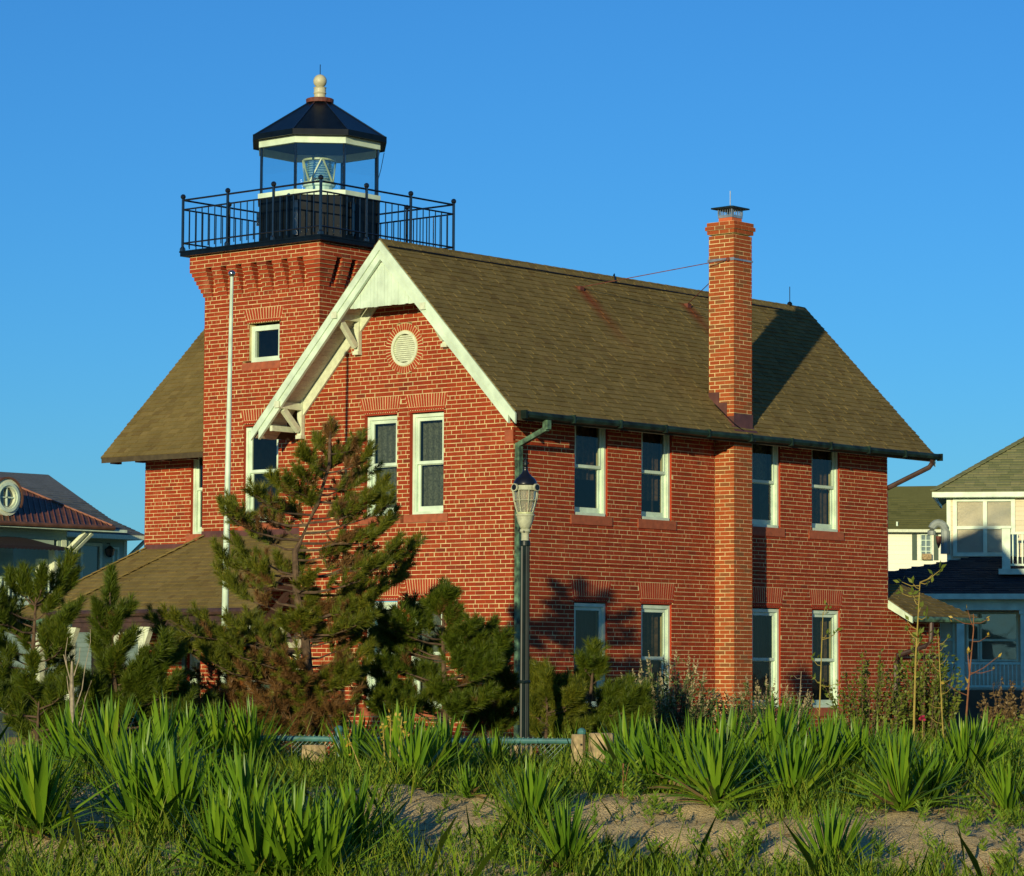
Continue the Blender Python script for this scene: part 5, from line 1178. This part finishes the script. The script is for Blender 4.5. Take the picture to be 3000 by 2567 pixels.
for i in range(26):
    a_ = loc((-8.48, -4.10), rs.uniform(-1.6, .5), rs.uniform(-1.75, -1.0), rs.uniform(-.5, .3)); lb.tube([a_, a_+lat*rs.uniform(-.5, .5)+np.array([0, 0, rs.uniform(-.1, .15)]), a_+lat*rs.uniform(-.9, .9)+np.array([0, 0, rs.uniform(-.1, .3)])], [.014, .009, .003], 4)
lb.build('limb', M['bark'], p1); np_mesh('dead_needles', tufts(br_), 3, M['deadneedle'], p1); np_mesh('crown', tufts(gr), 3, M['needle'], p1)
# second pine before the lower gable windows
S39 = 39/8907
T2_ = tips([(1300, 1730), (1310, 1745), (1275, 1760), (1200, 1770), (1240, 1800), (1320, 1790), (1380, 1830), (1400, 1880), (1470, 1870), (1480, 1900), (1440, 1940), (1130, 1800), (1100, 1850), (1160, 1850), (1090, 1900), (1110, 1960), (1060, 2000), (1150, 2010), (1220, 1880), (1290, 1870), (1340, 1920), (1250, 1950), (1180, 1930), (1300, 2000), (1380, 1980), (1420, 2030), (1230, 2040), (1340, 2060), (1120, 2060), (1400, 1920)], 1320, S39)
pine('pine_tree', 'bushy green pine hiding the lower gable windows', (-6.67, -4.67), [(.02, -1.9), (-.04, -1.2), (-.08, -.5), (-.10, .1), (-.09, .65)], limbs_for(T2_+tips([(1280+190*rs.uniform(-1, 1), rs.uniform(1800, 2080)) for _ in range(13)], 1320, S39), .6, .35, .8), .20, 'needledark', (.5, .2), 10, 1.9, stemr=.055)
# pines on the left
S37 = 37/8907
T3 = tips([(30, 1705), (62, 1695), (125, 1695), (185, 1645), (195, 1700), (150, 1760), (95, 1760), (0, 1760), (-30, 1730), (210, 1790), (60, 1850), (130, 1850), (0, 1880), (190, 1880), (-60, 1850), (100, 1950), (20, 1980), (180, 1960), (-40, 2000), (60, 2060), (150, 2050)], 95, S37)
pine('pine_tree', 'dark pine with upright candles at the left edge of the photo', (-11.46, -2.15), [(0, -1.9), (.02, -1.0), (0, -.2), (.02, .5)], limbs_for(T3+tips([(rs.uniform(-40, 205), rs.uniform(1790, 2090)) for _ in range(13)], 95, S37), .4, .4, .6), .21, 'needledark', (.4, .3), 9, 1.4, stemr=.06, upr=1.0)
S36 = 36.5/8907
T4 = tips([(318, 1705), (318, 1750), (290, 1790), (362, 1785), (300, 1840), (340, 1830), (285, 1890), (380, 1880), (350, 1920), (480, 1890), (505, 1915), (455, 1950), (300, 1960), (250, 1990), (400, 2000), (500, 2000), (340, 2020), (270, 2050), (450, 2060), (530, 2060), (380, 2080), (310, 2100)], 390, S36)
pine('pine_tree', 'young pine with one tall candle before the porch columns', (-11.01, -3.45), [(.0, -1.85), (-.12, -1.2), (-.22, -.5), (-.29, .3), (-.295, .55)], limbs_for(T4+tips([(390+rs.uniform(-1, 1)*(v_-1760)*.45, v_) for v_ in rs.uniform(1900, 2095, 13)], 390, S36), .5, .4, .5), .21, 'needledark', (.5, .12), 9, 1.6, stemr=.05, upr=1.0)
S40 = 40/8907
pine('pine_tree', 'low dark pine sprawling under the left end of the porch', (-12.08, -2.97), [(0, -1.85), (0, -1.2), (.02, -.75)], limbs_for(tips([(40, 2060), (90, 2010), (150, 2040), (200, 2000), (230, 2060), (0, 2030), (-60, 2020), (120, 2100), (190, 2100), (60, 2120), (260, 2110)], 110, 36/8907), -.8, .4, .5), .24, 'needledark', None, 10, 1.1, stemr=.04)
pine('pine_tree', 'low pine tangle between the flagpole foot and young pine', (-9.97, -3.12), [(0, -1.85), (0, -1.3), (.02, -.95)], limbs_for(tips([(430, 2060), (480, 2030), (540, 2020), (590, 2060), (620, 2100), (470, 2110), (400, 2100), (540, 2110)], 520, 37.5/8907), -1.0, .4, .5), .22, 'needledark', (.6, .4), 9, 1.0, stemr=.035)
pine('pine_tree', 'leaning low pine just left of the street lamp', (-5.57, -4.42), [(-.14, -1.9), (-.05, -1.3), (.05, -.7), (.09, -.35)], limbs_for(tips([(1462, 1960), (1480, 1985), (1440, 1990), (1385, 2020), (1420, 2050), (1470, 2060), (1510, 2030), (1360, 2080), (1440, 2100), (1500, 2100), (1390, 2120)]+[(rs.uniform(1365, 1515), rs.uniform(2010, 2130)) for _ in range(14)], 1440, S40), -.4, .4, .4), .22, 'needledark', (.6, .35), 8, 1.0, stemr=.03)
pine('pine_tree', 'low bright green pine just right of the street lamp', (-5.49, -5.28), [(0, -1.9), (.0, -1.2), (.02, -.6)], limbs_for(tips([(1560, 1955), (1600, 1960), (1610, 1985), (1650, 1990), (1580, 2010), (1560, 2050), (1630, 2040), (1680, 2060), (1600, 2090), (1660, 2110), (1560, 2120), (1700, 2120)]+[(rs.uniform(1545, 1700), rs.uniform(1985, 2130)) for _ in range(14)], 1600, S40), -.7, .3, .5), .19, 'needle', (.4, .2), 10, 1.5, stemr=.04, upr=.8)
pine('pine_tree', 'low pine with a long shoot before the first lower side window', (-4.76, -5.37), [(-.05, -1.9), (-.02, -1.2), (.05, -.6), (.09, -.15)], limbs_for(tips([(1738, 1905), (1745, 1930), (1710, 1935), (1755, 1950), (1700, 1990), (1730, 1980), (1680, 2020), (1790, 2020), (1830, 2010), (1840, 2040), (1770, 2060), (1700, 2080), (1820, 2090), (1740, 2110), (1880, 2080)]+[(rs.uniform(1640, 1890), rs.uniform(1985, 2130)) for _ in range(18)], 1720, S40), -.2, .35, .5), .20, 'needledark', (.4, .25), 10, 1.5, stemr=.045, upr=.8)

for (u_, x_, y_, lab_) in ((30, -9.1, -.2, 'dark background pine at the left edge under the teal house'), (180, -8.4, -1.0, 'dark background pine below the left end of the porch gutter'), (330, -8.3, -1.4, 'dark background pine behind the young pine with the tall candle')):
    pine('pine_tree', lab_, (x_, y_), [(0, -1.95), (0, -1.2), (.02, -.7)], limbs_for([(rs.uniform(-.75, .75), rs.uniform(-1.6, -.6)) for _ in range(22)], -.8, .35, .7), .2, 'needledark', (.5, .2), 8, 1.0, stemr=.05)
# ---- leafy shrubs and saplings
LEAF = [(-.5, 0), (0, .16), (.5, 0)]
def leaf_quads(pos, dirs, L, W):
    n = len(pos); d = dirs/np.linalg.norm(dirs, axis=1)[:, None]; s = np.cross(d, rs.randn(n, 3)); s /= np.linalg.norm(s, axis=1)[:, None]
    L = np.asarray(L).reshape(-1, 1)*np.ones((n, 1)); W = np.asarray(W).reshape(-1, 1)*np.ones((n, 1))
    return np.stack([pos, pos+d*L*.45+s*W/2, pos+d*L, pos+d*L*.45-s*W/2], 1)
def shrub(name, label, x, y, h, w, nst, nlf, leafL, leafW, m, stem, cat='shrub', group=None, bare=.25, spikes=0, lean=.5, base=-1.92):
    e_ = empty(name, (x, y, base), label, cat, group); sb = MB(); P_, D_, SP = [], [], []
    for i in range(nst):
        az = rs.rand()*2*np.pi; r = w*.5*math.sqrt(rs.rand()); top = np.array([x+r*math.cos(az), y+r*math.sin(az), base+h*(.55+.45*rs.rand())*(1-.3*(r/(w*.5)))])
        b0 = np.array([x+r*.25*math.cos(az), y+r*.25*math.sin(az), base-.05]); mid = b0*.45+top*.55+rs.randn(3)*.05*h*.3
        pts = [b0, mid, top]; sb.tube(pts, [.012, .008, .003], 4, False)
        for j in range(nlf):
            t = bare+(1-bare)*rs.rand(); p = (b0*(1-t)**2+2*mid*t*(1-t)+top*t*t); out = np.array([math.cos(az), math.sin(az), .4])*lean+rs.randn(3)*.6+np.array([0, 0, .3])
            P_.append(p+rs.randn(3)*.02); D_.append(out)
        if spikes and rs.rand() < spikes:
            dv = (top-mid)/np.linalg.norm(top-mid)+np.array([0, 0, .4]); dv /= np.linalg.norm(dv)
            for j in range(26):
                t = rs.rand(); SP.append((top+dv*(t*.22-.04), dv*.6+rs.randn(3)*.6, .045*(1.2-t), .022))
    sb.build('stems', M[stem], e_, 'stuff')
    np_mesh('foliage', leaf_quads(np.array(P_), np.array(D_), leafL*(.7+.6*rs.rand(len(P_))), leafW), 4, M[m], e_)
    if SP: np_mesh('seed_spikes', leaf_quads(np.array([q[0] for q in SP]), np.array([q[1] for q in SP]), np.array([q[2] for q in SP]), .022), 4, M['spike'], e_, 'stuff')
    return e_
shrub('seed_shrub', 'grey green shrub with cream seed spikes beside the chimney breast', -.55, -3.5, 1.95, 1.5, 130, 60, .09, .022, 'greybush', 'bark', spikes=.8)
shrub('seed_shrub', 'lower grey green seed shrub below the chimney corner', .75, -4.2, 1.55, 1.5, 120, 55, .09, .022, 'greybush', 'bark', spikes=.7)
shrub('leafy_shrub', 'sparse olive shrub right of the last lower side window', 4.31, -3.66, 2.15, 1.5, 60, 60, .065, .038, 'bushleaf', 'bark')
shrub('leafy_shrub', 'taller olive shrub against the brick annex wall', 5.6, -3.9, 2.5, 1.2, 60, 64, .07, .04, 'bushleaf', 'bark')
shrub('leafy_shrub', 'thin shrub between the last two lower side windows', 2.3, -3.3, 1.7, .9, 22, 30, .06, .034, 'bushleaf', 'bark')
shrub('brown_shrub', 'dry brown rounded shrub at the right before the shaded porch', 5.9, -5.35, 1.75, 1.1, 70, 60, .06, .036, 'brownbush', 'bark')
shrub('brown_shrub', 'smaller dry brown shrub nearest the right edge', 6.3, -6.1, 1.65, .8, 50, 55, .06, .036, 'brownbush', 'bark')
shrub('green_shrub', 'low bright green shrub at the right edge below the brown ones', 4.5, -6.6, 1.15, 1.5, 60, 60, .07, .03, 'weed', 'bark')
shrub('green_shrub', 'dark green shrub at the right edge behind the brown ones', 10.4, -3.6, 1.45, 2.0, 60, 60, .07, .04, 'weed', 'bark')
def sapling(label, x, y, pts, twigs, stem, r, leafm='bushleaf', nl=3, L=.12):
    e_ = empty('sapling', (x, y, -1.92), label, 'sapling', 'bare stemmed saplings by the annex'); sb = MB(); q = [loc((x, y), l, z, 0) for l, z in pts]
    sb.tube(q, [r*(1-.7*i/(len(q)-1)) for i in range(len(q))], 6); P_, D_ = [], []
    for (t, l, z) in twigs:
        i = min(len(q)-2, int(t*(len(q)-1))); f = t*(len(q)-1)-i; a = q[i]*(1-f)+q[i+1]*f; e = a+lat*l+fh*rs.uniform(-.1, .1)+np.array([0, 0, z]); sb.tube([a, (a+e)/2+np.array([0, 0, -.03]), e], [r*.4, r*.3, r*.2], 4, False)
        for _ in range(nl): P_.append(e+rs.randn(3)*.02); D_.append((e-a)+rs.randn(3)*.25+np.array([0, 0, .25]))
    sb.build('trunk', M[stem], e_)
    np_mesh('leaves', leaf_quads(np.array(P_), np.array(D_), L*(.7+.5*rs.rand(len(P_))), L*.45), 4, M[leafm], e_)
tw = lambda n, s: [(rs.uniform(.30, 1), rs.uniform(-.3, .3)*s, rs.uniform(.02, .22)*s) for _ in range(n)]
sapling('tallest yellow stemmed sapling rising past the annex gutter', 3.10, -5.32, [(-.02, -1.95), (0, -1.0), (.03, -.1), (.07, .5), (.10, 1.0)], tw(13, .9)+[(1, .2, .12), (1, .3, .18), (.95, -.12, .1)], 'yellowstem', .021, nl=4)
sapling('yellow stemmed sapling in front of the last lower window', 2.16, -4.22, [(0, -1.95), (.02, -1.0), (.05, -.2), (.08, .55)], tw(11, .8), 'yellowstem', .016, nl=3, L=.09)
sapling('yellow stemmed sapling at the annex wall corner', 3.79, -5.35, [(.08, -1.95), (.03, -1.2), (0, -.5), (-.03, .2)], tw(11, .7), 'yellowstem', .016, nl=3, L=.09)
sapling('red brown sapling with a few yellow leaves at the right', 4.47, -5.38, [(-.03, -1.95), (0, -1.0), (.06, -.3), (.12, .3), (.12, .55)], tw(11, 1.5), 'redstem', .018, 'yellowbud', 2, .09)
sapling('thin pale bare stem in front of the chimney breast', .3, -5.2, [(-.06, -1.95), (-.03, -1.2), (0, -.7), (.02, -.35)], tw(3, .4), 'deadbark', .012, 'bushleaf', 1, .04)
# dead snag on the left
def snag():
    e_ = empty('dead_snag', (-12.14, -3.67, -1.7), 'bleached grey dead snag with forked twigs among the left pines', 'dead tree'); b = MB(); B_ = (-12.14, -3.67)
    b.tube([loc(B_, .03, -1.75, 0), loc(B_, .0, -1.0, 0), loc(B_, -.02, -.55, 0), loc(B_, -.02, -.28, 0)], [.035, .03, .024, .012], 7)
    for pts in ([(-.01, -.6), (-.08, -.35), (-.10, -.18), (-.075, .0)], [(-.08, -.35), (-.12, -.2)], [(0, -.45), (.06, -.25), (.07, -.12)], [(0, -.9), (.10, -.6), (.13, -.35), (.19, -.05), (.185, .1)], [(0, -1.2), (.09, -.95), (.14, -.7), (.21, -.5)], [(-.01, -.8), (-.06, -.6), (-.08, -.45)]):
        b.tube([loc(B_, l, z, .01) for l, z in pts], [.010*(.72**i) for i in range(len(pts))], 4)
    b.build('trunk', M['deadbark'], e_)
snag()
one_ = sapling('thin reddish bare stem at the far left edge', -12.9, -2.9, [(.06, -1.9), (.0, -1.0), (-.06, -.3), (-.10, .15)], tw(3, .5), 'redstem', .018, 'bushleaf', 1, .04)

# ---- yuccas: every leaf its own object
def yleaf(curve, fold, wd):
    b = MB(); n = 7
    for i in range(n):
        t = i/(n-1); w_ = wd*(.45+.85*math.sin(math.pi*min(1, t*.78+.12)))*(1-t**6); w_ = max(w_, .0008)
        x = curve*t*t; z = t*(1-.12*curve*t); b.v += [V((x, -w_, z)), V((x-w_*fold, 0, z)), V((x, w_, z))]
    for i in range(n-1): b.f += [(i*3, i*3+1, i*3+4, i*3+3), (i*3+1, i*3+2, i*3+5, i*3+4)]
    me = bpy.data.meshes.new('leaf'); me.from_pydata([tuple(p) for p in b.v], [], b.f); me.materials.append(M['yucca']); me.shade_smooth(); return me
YL_ = [yleaf(c, f, w_) for c, f, w_ in ((.02, .5, .017), (.12, .5, .018), (.25, .6, .017), (-.08, .4, .016), (.5, .5, .016), (.06, .3, .019))]
DEADL = [yleaf(c, f, w_) for c, f, w_ in ((.5, .3, .012), (.8, .3, .011), (.3, .2, .013))]
for me in DEADL: me.materials.clear(); me.materials.append(M['brownbush'])
def yucca(x, y, z, h, label, n=40, spread=1.0, lean=(0, 0)):
    e_ = empty('yucca_plant', (x, y, z), label, 'yucca', 'yucca plants on the dune'); off = R.random()*6
    for i in range(n):
        f = (i+.5)/n; ang = math.radians(4+66*f**1.25*spread+R.uniform(-5, 5)); az = off+i*2.39996+R.uniform(-.3, .3)
        me = YL_[R.choice((0, 1, 5, 3)) if f < .7 else R.choice((1, 2, 4))]
        L_ = h*1.06*(1.0-.10*f+R.uniform(-.14, .08)); s_ = R.uniform(.8, 1.2)*(h/.75)
        o = bpy.data.objects.new('leaf', me); col.objects.link(o); o.parent = e_
        d = V((math.sin(ang)*math.cos(az)+lean[0], math.sin(ang)*math.sin(az)+lean[1], math.cos(ang))).normalized()
        q = d.to_track_quat('Z', 'X'); q = V((0, 0, 1)).rotation_difference(d) @ Matrix.Rotation(az+R.uniform(-.5, .5), 3, 'Z').to_quaternion()
        o.rotation_mode = 'QUATERNION'; o.rotation_quaternion = q; o.location = (R.uniform(-.035, .035), R.uniform(-.035, .035), .02); o.scale = (L_, s_, L_)
    for i in range(7):
        ang = math.radians(R.uniform(70, 100)); az = R.random()*6.283
        o = bpy.data.objects.new('dead_leaf', R.choice(DEADL)); col.objects.link(o); o.parent = e_
        d = V((math.sin(ang)*math.cos(az), math.sin(ang)*math.sin(az), math.cos(ang)))
        o.rotation_mode = 'QUATERNION'; o.rotation_quaternion = V((0, 0, 1)).rotation_difference(d) @ Matrix.Rotation(R.uniform(0, 6.28), 3, 'Z').to_quaternion(); k_ = h*R.uniform(.4, .75); o.location = (0, 0, .06); o.scale = (k_, 1, k_)
    return e_
YT = [(-13.12, -9.91, -1.60, 0.67, 'bright yucca with a stout base on bare sand left of the fence rail', 44),
 (-12.32, -9.42, -1.60, 0.61, 'yucca just behind the stout based one, left of the fence rail', 40),
 (-14.22, -12.43, -1.82, 0.63, 'broad yucca in the centre below the teal fence rail', 48),
 (-13.43, -10.93, -1.63, 0.33, 'smallest yucca tuft in the centre between two larger ones', 24),
 (-11.69, -12.37, -1.60, 0.72, 'tall upright yucca right of the wooden posts', 48),
 (-11.61, -11.88, -1.60, 0.73, 'upright yucca nearest the wooden posts on their right', 44),
 (-10.92, -12.51, -1.60, 0.58, 'spreading yucca below the chimney, left one of the pair', 46),
 (-11.30, -13.28, -1.62, 0.65, 'spreading yucca below the chimney, right one of the pair', 48),
 (-10.74, -14.49, -1.66, 0.61, 'yucca on the sand crest below the annex', 46),
 (-10.38, -15.16, -1.68, 0.54, 'yellow green spiky yucca at the right edge', 30),
 (-14.34, -15.82, -2.11, 0.65, 'large yucca on open sand at the lower right', 52),
 (-15.85, -14.15, -2.12, 0.56, 'low yucca at the bottom edge in the middle', 44),
 (-11.28, -11.00, -1.60, 0.45, 'grassy yucca directly below the wooden posts', 34),
 (-13.12, -4.83, -1.60, 0.83, 'yucca below the dead snag at the left', 40),
 (-17.76, -9.66, -1.93, 0.80, 'big yucca at the left edge above the bottom corner', 44),
 (-17.58, -9.07, -1.87, 0.75, 'yucca cut by the left edge of the photo', 40),
 (-15.88, -8.86, -1.69, 0.80, 'leftmost yucca of the large thicket below the flagpole', 44),
 (-14.36, -7.60, -1.60, 0.80, 'back yucca of the thicket below the young pine', 40),
 (-12.28, -5.81, -1.60, 0.80, 'tallest yucca of the thicket left of the flagpole', 44),
 (-12.06, -6.07, -1.60, 0.82, 'yucca of the thicket straight below the flagpole', 44),
 (-11.84, -6.33, -1.60, 0.81, 'yucca of the thicket right of the flagpole', 44),
 (-8.30, -3.11, -1.84, 0.75, 'yucca behind the thicket at the pine trunk', 34),
 (-16.86, -10.02, -1.88, 0.80, 'yucca leaning out of the front left thicket', 44),
 (-16.80, -10.41, -1.90, 0.80, 'yucca in the middle of the front left thicket', 44),
 (-16.36, -10.39, -1.86, 0.75, 'yucca at the back of the front left thicket', 44),
 (-16.58, -11.06, -1.94, 0.75, 'yucca at the right of the front left thicket', 44),
 (-17.93, -12.12, -2.14, 0.75, 'nearest yucca at the bottom edge, left one of four', 40),
 (-17.81, -12.48, -2.15, 0.80, 'nearest yucca at the bottom edge, second of four', 40),
 (-17.63, -12.70, -2.15, 0.80, 'nearest yucca at the bottom edge, third of four', 40),
 (-17.49, -12.92, -2.16, 0.75, 'nearest yucca at the bottom edge, last of four', 40),
 (-11.26, -7.31, -1.60, 0.70, 'yucca in front of the pine trunk left of the fence', 38),
 (-11.35, -8.05, -1.60, 0.74, 'yucca with old flower stalks beside the left fence post', 40),
 (-7.95, -10.86, -1.60, 0.81, 'tall pale tipped yucca before the last but one lower window', 42),
 (-7.53, -11.35, -1.60, 0.74, 'yucca before the last lower window', 38),
 (-5.81, -9.89, -1.71, 0.70, 'yucca behind the row below the brick annex', 36),
 (-5.47, -10.43, -1.71, 0.70, 'dense yucca of the right row below the olive shrub', 42),
 (-8.09, -13.38, -1.60, 0.70, 'yucca of the right row below the red brown sapling', 38),
 (-4.67, -11.68, -1.70, 0.70, 'farthest yucca at the right edge below the brown shrubs', 34),
 (-12.38, -13.17, -1.71, 0.75, 'yucca on the right sand patch below the posts', 40),
 (-11.45, -14.65, -1.74, 0.70, 'yucca in the middle of the right sand patch edge', 38),
 (-16.25, -12.09, -1.99, 0.70, 'yucca between the front thicket and the centre sand', 38)]
for u_, s_, h_, lb_ in ((2130, 32.6, .74, 'yucca behind the spreading pair, on their left'), (2270, 32.8, .80, 'yucca behind the gap of the spreading pair'), (2400, 32.4, .78, 'yucca just right of the spreading pair'), (2520, 32.8, .72, 'second yucca right of the spreading pair'), (2630, 31.2, .66, 'yucca left of the crest yucca, half behind it'), (2820, 31.6, .66, 'yucca between the crest yucca and the right edge one'), (1850, 32.2, .72, 'yucca behind the grassy one by the wooden posts'), (330, 31.0, .76, 'yucca at the left end of the thicket, beside the sand'), (1450, 32.8, .5, 'yucca low in front of the wire mesh'), (1180, 33.3, .74, 'yucca against the teal rail behind the stout based one'), (1310, 33.2, .68, 'yucca against the teal rail, nearest to the lamp foot')):
    p_ = V((CAM.x, CAM.y, 0))+FH*s_+LAT*((u_-1500)/8907*s_); YT.append((p_.x, p_.y, -1.6, h_, lb_, 40))
for (x, y, z, h, lb_, n) in YT: yucca(x, y, ground_z(x, y)-.01, h*R.uniform(.98, 1.12), lb_, int(n*1.95), R.uniform(.95, 1.2), (R.uniform(-.16, .16), R.uniform(-.16, .16)))
# old flower stalks
def stalks():
    e_ = empty('yucca_flower_stalk', (-12.35, -8.9, -1.6), 'dry yellow yucca flower stalks with seed pods above the leaves', 'flower stalk'); b = MB(); P_, D_ = [], []
    for l, z, t in ((-.45, -1.05, .1), (.0, -.83, -.05), (.12, -.85, .1), (.16, -.98, .05), (-.08, -.92, -.1)):
        a = loc((-12.35, -8.9), l*.5, -1.6, 0); e = loc((-12.35, -8.9), l, z, 0); b.tube([a, (a+e)/2, e], [.010, .008, .004], 5, False)
        for j in range(16): P_.append(e-np.array([0, 0, rs.rand()*.16])+rs.randn(3)*.018); D_.append(rs.randn(3)+np.array([0, 0, .6]))
    b.build('stem', M['yellowstem'], e_, 'stuff'); np_mesh('seed_pods', leaf_quads(np.array(P_), np.array(D_), .05, .028), 4, M['yellowbud'], e_, 'stuff')
stalks()

# ---- grass, weeds, litter
BARE = [(-.6, 28.2, .5, 2.1), (1.5, 28.0, 1.0, 2.0), (4.1, 27.6, 1.3, 1.8), (-3.75, 28.6, .5, 1.6), (2.6, 26.8, 1.2, 1.2)]
def bare(l, s): return min(((l-a)/w_)**2+((s-c)/h_)**2 for a, c, w_, h_ in BARE)
def gxy(l, s): p = V((CAM.x, CAM.y, 0))+FH*s+LAT*l; return p.x, p.y
GL, GT = [], []
def blades(pos, L, W, tilt, n3=True):
    n = len(pos); az = rs.rand(n)*2*np.pi; d = np.stack([np.cos(az)*tilt, np.sin(az)*tilt, np.ones(n)], 1); d /= np.linalg.norm(d, axis=1)[:, None]
    s = np.stack([-np.sin(az+rs.randn(n)), np.cos(az), 0*az], 1); s /= np.linalg.norm(s, axis=1)[:, None]; L = np.asarray(L)[:, None]; W = np.asarray(W)[:, None]
    bend = np.stack([np.cos(az), np.sin(az), 0*az-.35], 1)*(L*.28*rs.rand(n, 1))
    a, b, c = pos, pos+d*L*.55+bend*.25, pos+d*L+bend
    return np.stack([a-s*W/2, a+s*W/2, b+s*W*.4, c, b-s*W*.4], 1)
pos, Ls = [], []
while len(pos) < 31000:
    s = 23+rs.rand()*13; l = rs.uniform(-1, 1)*s*.235; q = bare(l, s)
    if q < 1 and rs.rand() > .05*q: continue
    if rs.rand() > .35+.65*(math.sin(l*1.9+s*.7)*math.sin(s*1.3-l)*.5+.5): continue
    x, y = gxy(l, s); pos.append((x, y, ground_z(x, y)-.02)); Ls.append(rs.uniform(.14, .46))
np_mesh('dune_grass', blades(np.array(pos), np.array(Ls), rs.uniform(.005, .011, len(pos)), rs.uniform(.05, .6, len(pos))), 5, M['grass'], None, 'stuff')
pos, Ls = [], []
while len(pos) < 900:
    s = rs.uniform(24.3, 33); l = rs.uniform(-1, 1)*s*.178
    if bare(l, s) < 1 and rs.rand() > .12: continue
    if l > 0 and rs.rand() > .75: continue
    x, y = gxy(l, s); pos.append((x, y, ground_z(x, y)-.02)); Ls.append(rs.uniform(.4, .8))
np_mesh('tall_grass', blades(np.array(pos), np.array(Ls), rs.uniform(.003, .0055, len(pos)), rs.uniform(.05, .55, len(pos))), 5, M['grass'], None, 'stuff')
pos, Ls = [], []
while len(pos) < 5200:
    s = rs.uniform(34.5, 44); l = rs.uniform(-1, 1)*s*.18; x, y = gxy(l, s)
    if (l < .6 and rs.rand() > .25) or (x > -.3 and y > -.4): continue
    pos.append((x, y, ground_z(x, y)-.02)); Ls.append(rs.uniform(.35, .85))
np_mesh('back_grass', blades(np.array(pos), np.array(Ls), rs.uniform(.006, .012, len(pos)), rs.uniform(.05, .4, len(pos))), 5, M['grass'], None, 'stuff')
def weed_leaves(x, y, h, n, L):
    z0 = ground_z(x, y); k = max(3, n//9); P_, D_ = [], []
    for j in range(k):
        a = rs.rand()*6.28; t = rs.uniform(.05, .45); ax = np.array([math.cos(a)*t, math.sin(a)*t, 1]); hh = h*rs.uniform(.6, 1)
        for i in range(9): f = .15+.85*(i+rs.rand()*.5)/9; b_ = rs.rand()*6.28; P_.append(np.array([x, y, z0])+ax*hh*f); D_.append(np.array([math.cos(b_), math.sin(b_), .55+.6*f]))
    return leaf_quads(np.array(P_), np.array(D_), L*(.7+.6*rs.rand(len(P_))), L*.22)
Wd = []
n = 0
while n < 1200:
    s = 23.5+rs.rand()*13; l = rs.uniform(-1, 1)*s*.235; q = bare(l, s)
    if q < 1 and rs.rand() > .75: continue
    x, y = gxy(l, s); Wd.append(weed_leaves(x, y, rs.uniform(.12, .32), 36, rs.uniform(.05, .09))); n += 1
np_mesh('ground_weeds', np.concatenate(Wd), 4, M['weed'], None, 'stuff')
Bk = []
for _ in range(1080):
    s = rs.uniform(34, 46); l = rs.uniform(-1, 1)*s*.225; x, y = gxy(l, s)
    if x > -1.2 and y > -.6: continue
    Bk.append(weed_leaves(x, y, rs.uniform(.25, .6), 36, rs.uniform(.07, .12)))
np_mesh('back_weeds', np.concatenate(Bk), 4, M['weed'], None, 'stuff')
WT = [(1.92, 26.7, .34, 'leafy weed with reddish stems on the lower right sand'), (2.10, 27.1, .30, 'leafy weed behind the reddish one on the lower right sand'), (1.31, 26.5, .32, 'upright leafy weed at the bottom right of the middle yucca'), (-0.96, 26.3, .36, 'flat topped weed at the left rim of the centre sand'), (3.70, 26.3, .33, 'broad leaved weed right of the large front yucca'), (4.19, 26.5, .2, 'low weed on the sand right of the large front yucca'), (4.85, 26.9, .25, 'weed cluster at the far right of the sand'), (1.11, 29.8, .42, 'bushy weed with red lower leaves under the right yuccas'), (-0.12, 26.6, .3, 'leafy weed at the foot of the centre yucca'), (3.50, 29.4, .34, 'leafy weed between the two right yuccas on the crest'), (-3.00, 30.0, .34, 'yellow tipped weed beside the left thicket')]
for l, s, h, lb_ in WT:
    x, y = gxy(l, s); e_ = empty('leafy_weed', (x, y, ground_z(x, y)), lb_, 'weed', 'leafy weeds on the sand')
    np_mesh('leaves', np.concatenate([weed_leaves(x+rs.randn()*.05, y+rs.randn()*.05, h, 54, .085) for _ in range(3)]), 4, M['weed'], e_)
    one('stem', M['redstem'], lambda b: [b.tube([(x+R.uniform(-.05, .05), y+R.uniform(-.05, .05), ground_z(x, y)-.02), (x+R.uniform(-.1, .1), y+R.uniform(-.1, .1), ground_z(x, y)+h*.8)], [.005, .003], 4, False) for _ in range(5)], e_)
Lt = []
for _ in range(3600):
    s = rs.uniform(24, 34); l = rs.uniform(-1, 1)*s*.178; x, y = gxy(l, s); a = rs.rand()*6.28; Lt.append(((x, y, ground_z(x, y)+.008), (math.cos(a), math.sin(a), rs.uniform(-.02, .25)), rs.uniform(.03, .13)))
np_mesh('dry_litter', leaf_quads(np.array([q[0] for q in Lt]), np.array([q[1] for q in Lt]), np.array([q[2] for q in Lt]), .012), 4, M['brownbush'], None, 'stuff')
fl = empty('wild_rose', (2.9, -5.6, -1.92), 'single pink rose bloom in the grass below the annex', 'flower'); fz = -1.05
P_ = np.array([[2.9, -5.6, fz]]*14)+rs.randn(14, 3)*.008; np_mesh('petals', leaf_quads(P_, rs.randn(14, 3)+np.array([-.5, -.5, .5]), .07, .06), 4, M['pink'], fl)
one('stem', M['yellowstem'], lambda b: b.tube([(2.9, -5.6, -1.95), (2.9, -5.6, fz)], .006, 4), fl)
